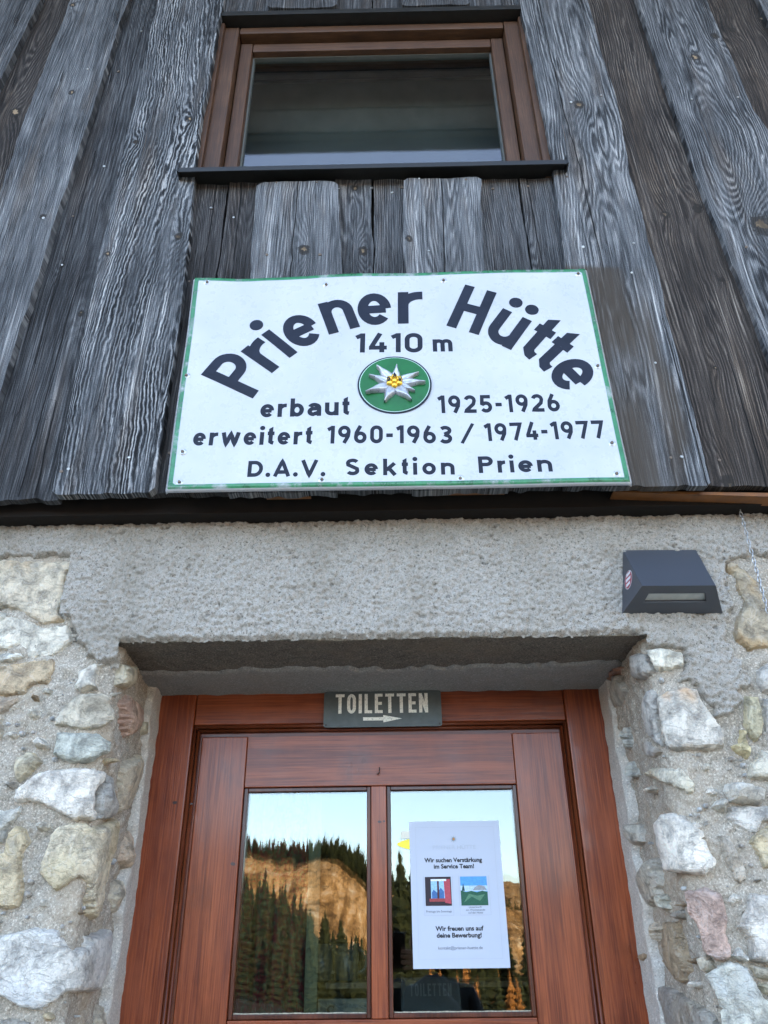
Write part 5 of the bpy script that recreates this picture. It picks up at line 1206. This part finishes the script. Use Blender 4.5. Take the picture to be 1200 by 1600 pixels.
def flat_text(body, size, x, y, z, mt, parent, name='lettering', align='LEFT', width=None, shear=0, off=0.0, rot=0):
    cu = bpy.data.curves.new(name, 'FONT'); cu.body = body; cu.size = size; cu.align_x = align; cu.shear = shear; cu.offset = off; cu.resolution_u = 3
    o = bpy.data.objects.new(name, cu); COL.objects.link(o)
    bpy.context.view_layer.update()
    me = bpy.data.meshes.new_from_object(o.evaluated_get(bpy.context.evaluated_depsgraph_get())); bpy.data.objects.remove(o)
    co_ = np.array([v.co[:] for v in me.vertices]) if len(me.vertices) else np.zeros((1, 3))
    if width:
        w0 = co_[:, 0].max() - co_[:, 0].min(); s_ = width / w0; x00 = co_[:, 0].min()
        for v in me.vertices: v.co.x = (v.co.x - (x00 if align == 'LEFT' else (co_[:, 0].max() + x00) / 2)) * s_
    for v in me.vertices: v.co = Vector((x + v.co.x, y, z + v.co.y))
    me.name = name
    return link(name, me, parent, [mt])
card = empty('handwritten_card', (-.14, .60, -.22), 'grey green card with script lettering low behind the left pane', 'card')
x0, _, z0 = W(497, 1561, .60); x1, _, _ = W(576, 1561, .60)
mb = MB(); mb.box(x0, x1 + .05, .60, .603, z0 - .14, z0); mb.build('card_sheet', mat_plain('pale_card', (.12, .135, .125), .8), card)
M_TXT = mat_plain('black_print', (.012, .012, .014), .7)
flat_text('S', .045, x0 + .012, .5985, z0 - .043, M_TXT, card, shear=.3)
# a plate lettered like the one over the door, standing inside behind the right pane
inp = empty('inner_toilet_plate', (.05, .60, -.2), 'dim plate lettered TOILETTEN low behind the right door pane', 'sign')
x0, _, z0 = W(640, 1537, .60); x1, _, z1 = W(706, 1556, .60)
mb = MB(); mb.box(x0 - .02, x1 + .02, .60, .603, z1 - .05, z0 + .012); mb.build('plate', mat_plain('dim_plate', (.02, .026, .03), .5), inp)
def word(txt, x0, x1, z0, cap, w_, wd, y, mt, parent, depth=.0006, gapf=.14):
    wds = [glyph(c, w_, wd)[0] for c in txt]; n = len(txt) - 1; gap = gapf * cap; sx = ((x1 - x0) - gap * n) / (sum(wds) * cap); x = x0
    for c, wv in zip(txt, wds):
        def M(u, v, h, x=x): return (x + u * cap * sx, y - h, z0 + v * cap)
        adv, mb = letter_mesh(c, w_, M, depth, None, wd); mb.build('letter', mt, parent, origin=(x, y, z0)); x += wv * cap * sx + gap
word('TOILETTEN', x0, x1, z1, z0 - z1, .15, .42, .5995, mat_plain('dim_letters', (.10, .11, .115), .6), inp)

# ================================================================== TOILET SIGN
ts = empty('toilet_sign', (-.028, .36, .443), 'small slate grey metal sign lettered TOILETTEN with an arrow pointing right', 'sign')
k = N('slate_sign_paint', .45, .5); co = k.coord(); nn = k.noise(co, 40, 4, .7)
M_SLATE = k.out(k.mix(k.rng(nn, .35, .7), (.050, .064, .064), (.075, .092, .092)), .45)
mb = MB(); n = 6; x0, x1, z0, z1, r = -.172, .115, .4445, .5315, .006; pts = []
for cx_, cz_, a0 in ((x1 - r, z0 + r, -90), (x1 - r, z1 - r, 0), (x0 + r, z1 - r, 90), (x0 + r, z0 + r, 180)):
    pts += [(cx_ + r * math.cos(math.radians(a0 + 90 * i / n)), .3575, cz_ + r * math.sin(math.radians(a0 + 90 * i / n))) for i in range(n + 1)]
mb.prism(pts, (0, .0025, 0)); mb.build('plate', M_SLATE, ts)
k = N('worn_cream_letters', .6, .3); co = k.coord()
M_CRM = k.out(k.mix(k.rng(k.noise(co, 260, 4, .75), .50, .62), (.80, .80, .72), (.50, .51, .46)), .6)
word('TOILETTEN', -.1435, .0825, .4775, .0475, .150, .42, .3573, M_CRM, ts, .0004, .14)
mb = MB(); ya = .3570; mb.prism([(-.076, ya, .4598), (-.027, ya, .4598), (-.027, ya, .4550), (.018, ya, .4638), (-.027, ya, .4726), (-.027, ya, .4678), (-.076, ya, .4678)], (0, .0006, 0)); mb.build('arrow', M_CRM, ts)
for x in (-.166, .109):
    mb = MB(); mb.tube([(x, .3575, .4500), (x, .3568, .4500)], .0026, 12); mb.build('screw_hole', M_BLACK, ts)
for x in (-.166, .109):
    mb = MB(); mb.tube([(x, .3580, .4500), (x, .370, .4500)], .0020, 8); mb.build('standoff', M_NAIL, ts)

# ================================================================== NOTICE IN THE RIGHT PANE
YP = .3995
note = empty('paper_notice', (.135, YP, -.059), 'white A4 paper notice with two small pictures on the right door pane', 'notice')
PX0, PX1, PZ0, PZ1 = .031, .2385, -.0590, .2350
U, Vv = np.meshgrid(np.linspace(0, 1, 20), np.linspace(0, 1, 28), indexing='ij')
me, _ = grid_mesh('sheet', PX0 + (PX1 - PX0) * U + .0015 * (1 - Vv) - .001, YP + .0006 * np.sin(U * 5) * np.cos(Vv * 4) * 0, PZ0 + (PZ1 - PZ0) * Vv, flip=True)
M_PAPER = mat_plain('paper', (.47, .50, .57), .7, 0, .3, .03, 5)
link('sheet', me, note, [M_PAPER], True)
M_GLN = mat_plain('grey_line', (.38, .40, .45), .8); M_TXG = mat_plain('grey_print', (.12, .13, .15), .8); M_PALE = mat_plain('pale_print', (.42, .45, .50), .8)
def fline(x0, z0, x1, z1, t, mt, nm='line', y=YP - .0004, parent=None):
    mb = MB()
    if abs(x1 - x0) > abs(z1 - z0): mb.add([(x0, y, z0 - t / 2), (x1, y, z1 - t / 2), (x1, y, z1 + t / 2), (x0, y, z0 + t / 2)], [(0, 1, 2, 3)])
    else: mb.add([(x0 - t / 2, y, z0), (x0 + t / 2, y, z0), (x1 + t / 2, y, z1), (x1 - t / 2, y, z1)], [(0, 1, 2, 3)])
    return mb.build(nm, mt, parent or note)
mb = MB(); t = .0004; y = YP - .0004; a, b, c, d = .0440, .2245, -.0415, .2225
for q in ((a, c, b, c + t), (a, d - t, b, d), (a, c + t, a + t, d - t), (b - t, c + t, b, d - t)): mb.add([(q[0], y, q[1]), (q[2], y, q[1]), (q[2], y, q[3]), (q[0], y, q[3])], [(0, 1, 2, 3)])
mb.build('border_line', M_GLN, note)
YT = YP - .0005
flat_text('Wir suchen Verstärkung', .0125, .128, YT, .1485, M_TXT, note, align='CENTER', width=.131, off=.0004)
flat_text('im Service Team!', .0125, .129, YT, .1355, M_TXT, note, align='CENTER', width=.091, off=.0004)
flat_text('Wir freuen uns auf', .0125, .1345, YT, .0120, M_TXT, note, align='CENTER', width=.105, off=.0004)
flat_text('deine Bewerbung!', .0125, .1330, YT, -.0010, M_TXT, note, align='CENTER', width=.098, off=.0004)
flat_text('kontakt@priener-huette.de', .0085, .1345, YT, -.0235, M_TXG, note, align='CENTER', width=.096)
flat_text('PRIENER HÜTTE', .0115, .132, YT, .1755, M_PALE, note, align='CENTER', width=.098)
flat_text('Freitags bis Sonntags', .0062, .0915, YT, .0475, M_TXG, note, align='CENTER', width=.056)
for i, s_ in enumerate(('Unterkunft', 'am Wochenende', 'auf der Hütte')): flat_text(s_, .0056, .1720, YT, .0555 - i * .0055, M_TXG, note, align='CENTER', width=(.028, .042, .032)[i])
mb = MB(); cx_, cz_ = .1315, .1965
for i in range(16):
    a = i * math.pi / 8; L = .0088 if i % 2 == 0 else .0060; mb.add([(cx_ + .0026 * math.cos(a - .25), YT, cz_ + .0026 * math.sin(a - .25)), (cx_ + L * math.cos(a), YT, cz_ + L * math.sin(a)), (cx_ + .0026 * math.cos(a + .25), YT, cz_ + .0026 * math.sin(a + .25))], [(2, 1, 0)])
mb.build('star_logo', mat_plain('logo_grey', (.22, .26, .28), .8), note)
mb = MB(); mb.add([(cx_ + .0024 * math.cos(i), YT - .0001, cz_ + .0024 * math.sin(i)) for i in np.arange(8) * math.pi / 4], [tuple(range(8))]); mb.build('logo_heart', mat_plain('logo_orange', (.6, .28, .06), .8), note)
# the two little prints with their white mounts
def flatpic(name, x0, x1, z0, z1, shapes, frame_):
    p = empty(name, (x0 - note.location.x, 0, z0 - note.location.z), parent=note)
    def q(nm, pts, mt, k_):
        mb = MB(); mb.add([(x0 + (x1 - x0) * u, YT - .00008 * k_, z0 + (z1 - z0) * v) for u, v in pts], [tuple(range(len(pts)))]); mb.build(nm, mt, p)
    for k_, (nm, pts, c_) in enumerate(shapes): q(nm, pts, mat_plain('print_' + nm, c_, .7, 0, .3, .25, 500), k_ + 1)
    fx0, fx1, fz0, fz1 = frame_; mb = MB(); t = .0005
    for a in ((fx0, fz0, fx1, fz0 + t), (fx0, fz0 + t, fx0 + t, fz1), (fx1 - t, fz0 + t, fx1, fz1)): mb.add([(a[0], YT, a[1]), (a[2], YT, a[1]), (a[2], YT, a[3]), (a[0], YT, a[3])], [(0, 1, 2, 3)])
    mb.build('mount_edge', M_GLN, p)
R01 = [(0, 0), (1, 0), (1, 1), (0, 1)]
def rect(a, b, c, d): return [(a, c), (b, c), (b, d), (a, d)]
flatpic('window_picture', .0625, .1205, .0605, .1185, [('dark_wall', R01, (.035, .025, .03)), ('sky_view', rect(.22, .75, .25, .85), (.30, .50, .72)), ('peak', [(.25, .25), (.72, .25), (.72, .48), (.60, .62), (.45, .45), (.32, .56), (.25, .45)], (.06, .14, .32)), ('sill', rect(.15, .9, .14, .25), (.30, .06, .06)), ('red_curtain', [(.75, .10), (.98, .06), (.96, .92), (.72, .9)], (.42, .07, .09)), ('white_pelmet', rect(.22, .82, .85, .92), (.72, .72, .75)), ('window_bar', rect(.46, .53, .25, .85), (.08, .03, .03))], (.0590, .1240, .0415, .1205))
flatpic('meadow_picture', .1415, .2010, .0605, .1185, [('blue_sky', R01, (.10, .32, .66)), ('haze', rect(0, 1, .48, .68), (.42, .56, .72)), ('roof', [(.45, .52), (.98, .52), (.90, .66), (.70, .70), (.55, .64)], (.28, .30, .32)), ('green_shrubs', [(0, 0), (1, 0), (1, .46), (.8, .50), (.6, .45), (.4, .50), (.2, .46), (0, .52)], (.025, .10, .06)), ('fir', [(.04, .5), (.16, .5), (.10, .78)], (.02, .06, .06)), ('shrub_light', [(.1, .1), (.4, .3), (.7, .15), (.9, .38), (.6, .33), (.3, .40)], (.09, .20, .12))], (.1380, .2060, .0415, .1205))
# flat yellow and pale shapes on the pane beside the notice
st_ = empty('yellow_mark', (.02, YP, .195), 'small yellow and white mark peeping out left of the paper notice', 'mark')
mb = MB(); cx_, _, cz_ = W(640, 1319, YP)
mb.add([(cx_ - .0285 * (1 - v * v * .0) * (1 if False else math.cos(v * 1.45)) , YP + .0002, cz_ + .0105 * v) for v in np.linspace(-1, 1, 15)] + [(cx_ + .010, YP + .0002, cz_ + .0105), (cx_ + .010, YP + .0002, cz_ - .0105)], [tuple(range(16, -1, -1))])
mb.build('yellow_oval', mat_plain('mark_yellow', (.85, .68, .05), .5), st_)
mb = MB(); mb.add([(cx_ - .021, YP + .0002, cz_ + .012), (cx_ + .01, YP + .0002, cz_ + .012), (cx_ + .01, YP + .0002, cz_ + .029), (cx_ - .018, YP + .0002, cz_ + .027)], [(0, 1, 2, 3)])
mb.build('white_field', mat_plain('mark_white', (.68, .64, .52), .6), st_)

# ================================================================== WALL LAMP
lamp = empty('wall_lamp', (.582, -.012, .579), 'anthracite wedge shaped wall lamp on the roughcast right of the door', 'lamp')
M_LAMP = mat_plain('anthracite_powder_coat', (.062, .068, .082), .40, .2, .5, .08, 500, .0001)
yb, yf = -.012, -.100
TL, TR, BL, BR = (.500, yb, .7275), (.6580, yb, .7255), (.4745, yb, .5800), (.6820, yb, .5785)
FL, FR = (.4965, yf, .6045), (.6415, yf, .6030)
mb = MB(); mb.add([TL, TR, BL, BR, FL, FR], [(0, 4, 5, 1), (0, 2, 4), (1, 5, 3), (0, 1, 3, 2)])
# underside with a slot cut in it
def und(u, v, d=0.0):   # u along x, v from the wall edge (0) to the ridge (1)
    a = Vector(BL).lerp(Vector(BR), u); b = Vector(FL).lerp(Vector(FR), u); p = a.lerp(b, v); return (p.x, p.y + d * .3, p.z + d)
us_, vs_ = (0, .155, .845, 1), (0, .42, .72, 1); g_ = [und(u, v) for u in us_ for v in vs_]
mb.add(g_, [(4 * i + j, 4 * i + j + 1, 4 * i + j + 5, 4 * i + j + 4) for i in range(3) for j in range(3) if not (i == 1 and j == 1)])
q = [und(u, v) for u, v in ((.155, .42), (.845, .42), (.845, .72), (.155, .72))]; q2 = [und(u, v, .006) for u, v in ((.155, .42), (.845, .42), (.845, .72), (.155, .72))]
mb.add(q + q2, [(i, (i + 1) % 4, (i + 1) % 4 + 4, i + 4) for i in range(4)])
o = mb.build('housing', M_LAMP, lamp)
o.data.validate(); bm = bmesh.new(); bm.from_mesh(o.data); bmesh.ops.remove_doubles(bm, verts=bm.verts, dist=1e-5); bmesh.ops.recalc_face_normals(bm, faces=bm.faces); bm.to_mesh(o.data); bm.free()
b = o.modifiers.new('bevel', 'BEVEL'); b.width = .0015; b.segments = 2; b.limit_method = 'ANGLE'; b.angle_limit = .5
mb = MB(); mb.add([und(u, v, .0055) for u, v in ((.15, .41), (.85, .41), (.85, .73), (.15, .73))], [(3, 2, 1, 0)]); mb.build('frosted_strip', mat_plain('frosted_glass', (.42, .43, .40), .35, 0, .5, .12, 60), lamp)
mb = MB(); mb.box(.500, .660, -.012, .004, .586, .722); mb.build('back_plate', M_BLACK, lamp)
# round test seal on the left flank, red and white bars
A_, B_, C_ = Vector(TL), Vector(BL), Vector(FL); nrm = (B_ - A_).cross(C_ - A_).normalized()
if nrm.x > 0: nrm = -nrm
vz = (A_ - B_).normalized(); ux = nrm.cross(vz).normalized(); ux = ux if ux.y < 0 else -ux
cen = B_ + (A_ - B_) * .44 + ux * .030 + nrm * .0006
def seal(pts, mt, nm, h):
    mb = MB(); p = [tuple(cen + nrm * h + ux * a + vz * b) for a, b in pts]; mb.add(p, [tuple(range(len(p)))]); mb.build(nm, mt, lamp)
M_SR = mat_plain('seal_red', (.30, .06, .08), .5); M_SW = mat_plain('seal_white', (.60, .62, .64), .5)
seal([(.017 * math.cos(i * .3307), .021 * math.sin(i * .3307)) for i in range(19)], M_SW, 'seal_rim', 0)
seal([(.0158 * math.cos(i * .3307), .0198 * math.sin(i * .3307)) for i in range(19)], M_SR, 'seal_ground', .0003)
for i, z_ in enumerate((-.0115, 0, .0115)): seal([(-.0085 + (.004 if i != 1 else 0) * 0 - .002 * (i == 1), z_ - .0035), (.0085 + .002 * (i == 1), z_ - .0035 + .003), (.0085 + .002 * (i == 1), z_ + .0035 + .003), (-.0085 - .002 * (i == 1), z_ + .0035)], M_SW, 'seal_bar', .0006)

# ================================================================== CHAIN
k_chain = MB(); x, z = .766, .845; i = 0
while z > .575:
    n = 12; L_, w_ = .0072, .0036; pts = []
    ca, sa_ = (1, .25) if i % 2 == 0 else (.25, 1)
    for j in range(n + 1):
        a = 2 * math.pi * j / n; pts.append((x + ca * w_ * math.cos(a), -.030 + sa_ * w_ * math.cos(a), z + L_ * math.sin(a)))
    k_chain.tube(pts, .0010, 6, False); z -= .0112; i += 1
o = k_chain.build('chain', mat_plain('galvanised_chain', (.42, .43, .44), .35, .85, .5, .2, 300), None, True, origin=(.766, -.03, .845)); tag(o, 'thin galvanised chain hanging from the boarding right of the lamp', 'chain')
# ================================================================== CHIPS

# ================================================================== THE PHOTOGRAPHER (mirrored in the right door pane)
person = empty('person', (.16, -1.95, GZ), 'person in a dark jacket holding up a phone, mirrored in the door pane', 'person')
def skin_mesh(name, joints, edges, mt, parent, sub=2):
    me = bpy.data.meshes.new(name); me.from_pydata([j[0] for j in joints], edges, [])
    o = bpy.data.objects.new(name, me); COL.objects.link(o)
    sk = o.modifiers.new('skin', 'SKIN'); sk.use_smooth_shade = True
    me.skin_vertices[0].data[0].use_root = True
    for v, j in zip(me.skin_vertices[0].data, joints): v.radius = (j[1], j[2] if len(j) > 2 else j[1])
    sb_ = o.modifiers.new('sub', 'SUBSURF'); sb_.levels = sub; sb_.render_levels = sub
    bpy.context.view_layer.update()
    m2 = bpy.data.meshes.new_from_object(o.evaluated_get(bpy.context.evaluated_depsgraph_get())); bpy.data.objects.remove(o)
    m2.name = name
    return link(name, m2, parent, [mt], True)
PX, PY = .16, -1.95
k = N('dark_jacket', .75, .3); M_JKT = k.out(k.mix(k.noise(k.coord(), 12, 4), (.010, .012, .016), (.022, .024, .030)), .75)
M_SKIN = mat_plain('skin', (.50, .29, .20), .5, 0, .4, .06, 20); M_HAIR = mat_plain('brown_hair', (.05, .028, .015), .6, 0, .4, .3, 200)
M_TRS = mat_plain('grey_trousers', (.045, .05, .06), .8); M_BOOT = mat_plain('hiking_boot', (.05, .035, .025), .7)
hz = -.02
J = [((PX, PY, -.70), .15, .11), ((PX, PY, -.50), .155, .115), ((PX, PY, -.32), .17, .12), ((PX, PY, -.22), .12, .10), ((PX, PY + .01, -.155), .055, .055),
     ((PX - .17, PY, -.24), .062), ((PX - .22, PY + .08, -.46), .050), ((PX - .17, PY + .30, -.22), .038), ((PX - .155, PY + .34, -.16), .030),
     ((PX + .17, PY, -.24), .062), ((PX + .22, PY + .08, -.46), .050), ((PX + .01, PY + .30, -.22), .038), ((PX - .02, PY + .34, -.16), .030)]
skin_mesh('jacket', J, [(0, 1), (1, 2), (2, 3), (3, 4), (2, 5), (5, 6), (6, 7), (7, 8), (2, 9), (9, 10), (10, 11), (11, 12)], M_JKT, person)
J = [((PX, PY, -.74), .14, .11), ((PX - .10, PY, -.86), .085), ((PX - .11, PY + .01, -1.16), .065), ((PX - .12, PY - .01, -1.50), .048), ((PX + .10, PY, -.86), .085), ((PX + .12, PY + .01, -1.16), .065), ((PX + .13, PY - .01, -1.50), .048)]
skin_mesh('trousers', J, [(0, 1), (1, 2), (2, 3), (0, 4), (4, 5), (5, 6)], M_TRS, person)
for sx in (-1, 1):
    x = PX + sx * .125
    skin_mesh('boot', [((x, PY - .03, -1.50), .055), ((x, PY - .02, -1.555), .052, .045), ((x + sx * .01, PY + .10, -1.562), .048, .038), ((x + sx * .015, PY + .17, -1.568), .042, .030)], [(0, 1), (1, 2), (2, 3)], M_BOOT, person)
# head: one surface shaped from a sphere grid, with brow, nose, lips, chin and ears
nu, nv = 36, 28; vs_ = []
for i in range(nv + 1):
    th = math.pi * i / nv
    for j in range(nu):
        ph = 2 * math.pi * j / nu; x, y, z = math.sin(th) * math.sin(ph), math.sin(th) * math.cos(ph), math.cos(th)
        rx, ry, rz = .075, .093, .115
        if z < 0: rx *= 1 - .30 * z * z; ry *= 1 - .12 * z * z
        X, Yq, Zq = x * rx, y * ry, z * rz
        if y > 0:
            f_ = y ** 2; nose = math.exp(-(x / .13) ** 2) * math.exp(-((z + .12) / .16) ** 2); Yq += .022 * nose * f_
            Yq += .006 * math.exp(-((z - .20) / .08) ** 2) * math.exp(-(x / .6) ** 2) * f_ - .009 * math.exp(-((z - .05) / .09) ** 2) * (math.exp(-((x - .36) / .16) ** 2) + math.exp(-((x + .36) / .16) ** 2)) * f_
            Yq += .005 * math.exp(-((z + .45) / .06) ** 2) * math.exp(-(x / .3) ** 2) * f_ + .008 * math.exp(-((z + .85) / .12) ** 2) * math.exp(-(x / .4) ** 2)
        ear = math.exp(-((abs(x) - .98) / .08) ** 2) * math.exp(-((z + .02) / .22) ** 2) * math.exp(-((y + .05) / .18) ** 2); X += math.copysign(.016 * ear, x)
        vs_.append((PX - .02 + X, PY + .035 + Yq, hz + Zq))
fs_ = [(i * nu + j, i * nu + (j + 1) % nu, (i + 1) * nu + (j + 1) % nu, (i + 1) * nu + j) for i in range(nv) for j in range(nu)]
mb = MB(); mb.add(vs_, fs_); head = mb.build('head', M_SKIN, person, True)
mb = MB(); vs_ = []
for i in range(15):
    th = math.pi * .62 * i / 14
    for j in range(nu):
        ph = 2 * math.pi * j / nu; x, y, z = math.sin(th) * math.sin(ph), math.sin(th) * math.cos(ph), math.cos(th)
        front = max(0, y); lim = 1 - .9 * sstep(.30, .0, np.array(z)) * sstep(.1, .5, np.array(front)); r = 1.10 + .03 * vn(x * 4, y * 4, z * 4); r = r if lim > .6 else .9
        vs_.append((PX - .02 + x * .075 * r, PY + .032 + y * .093 * r, hz + .004 + z * .115 * r))
mb.add(vs_, [(i * nu + j, i * nu + (j + 1) % nu, (i + 1) * nu + (j + 1) % nu, (i + 1) * nu + j) for i in range(14) for j in range(nu)]); mb.build('hair', M_HAIR, head, True)
M_EYE = mat_plain('eye', (.02, .015, .012), .15)
for sx in (-1, 1):
    mb = MB(); c = Vector((PX - .02 + sx * .029, PY + .035 + .082, hz + .006)); mb.tube([tuple(c + Vector((0, -.004, 0))), tuple(c), tuple(c + Vector((0, .004, 0)))], [.009, .009, .004], 12); mb.build('eye', M_EYE, head, True)
# phone just behind the picture's viewpoint
phone = empty('mobile_phone', (.0, -1.515, -.06), 'black mobile phone held up towards the door, mirrored in the pane', 'phone')
mb = MB(); mb.box(-.045, .030, -1.520, -1.512, -.125, .025); mb.build('phone_body', mat_plain('black_phone_glass', (.008, .008, .010), .15, 0, .5, .05), phone, bevel=.004)
mb = MB(); mb.box(-.012, .022, -1.5118, -1.510, -.018, .017); mb.build('camera_bump', M_BLACK, phone, bevel=.003)
# two hands round the phone: palm and five separate fingers each
def hand(cx_, cy_, cz_, side):
    s_ = side  # -1: hand at the left edge of the phone, 1: at the right
    root = ((cx_ + s_ * .035, cy_ - .045, cz_ - .030), .024, .018)
    J = [root, ((cx_ + s_ * .026, cy_ - .020, cz_), .032, .014)]; E_ = [(0, 1)]
    for f_ in range(4):
        z_ = cz_ + .030 - f_ * .019; l = (.95, 1.05, 1.0, .8)[f_]; b = len(J)
        J += [((cx_ + s_ * .030, cy_ + .002, z_ * .9 + cz_ * .1), .0095), ((cx_ + s_ * .016 * l, cy_ + .018, z_), .0088), ((cx_ - s_ * .012 * l, cy_ + .020, z_ + .002), .0080), ((cx_ - s_ * .028 * l, cy_ + .014, z_ + .002), .0068)]
        E_ += [(1, b), (b, b + 1), (b + 1, b + 2), (b + 2, b + 3)]
    b = len(J); J += [((cx_ + s_ * .014, cy_ - .022, cz_ + .018), .012), ((cx_ - s_ * .008, cy_ - .018, cz_ + .034), .0095), ((cx_ - s_ * .022, cy_ - .014, cz_ + .040), .008)]; E_ += [(1, b), (b, b + 1), (b + 1, b + 2)]
    return skin_mesh('hand', J, E_, M_SKIN, person, 1)
hand(-.050, -1.520, -.085, -1); hand(.036, -1.520, -.085, 1)
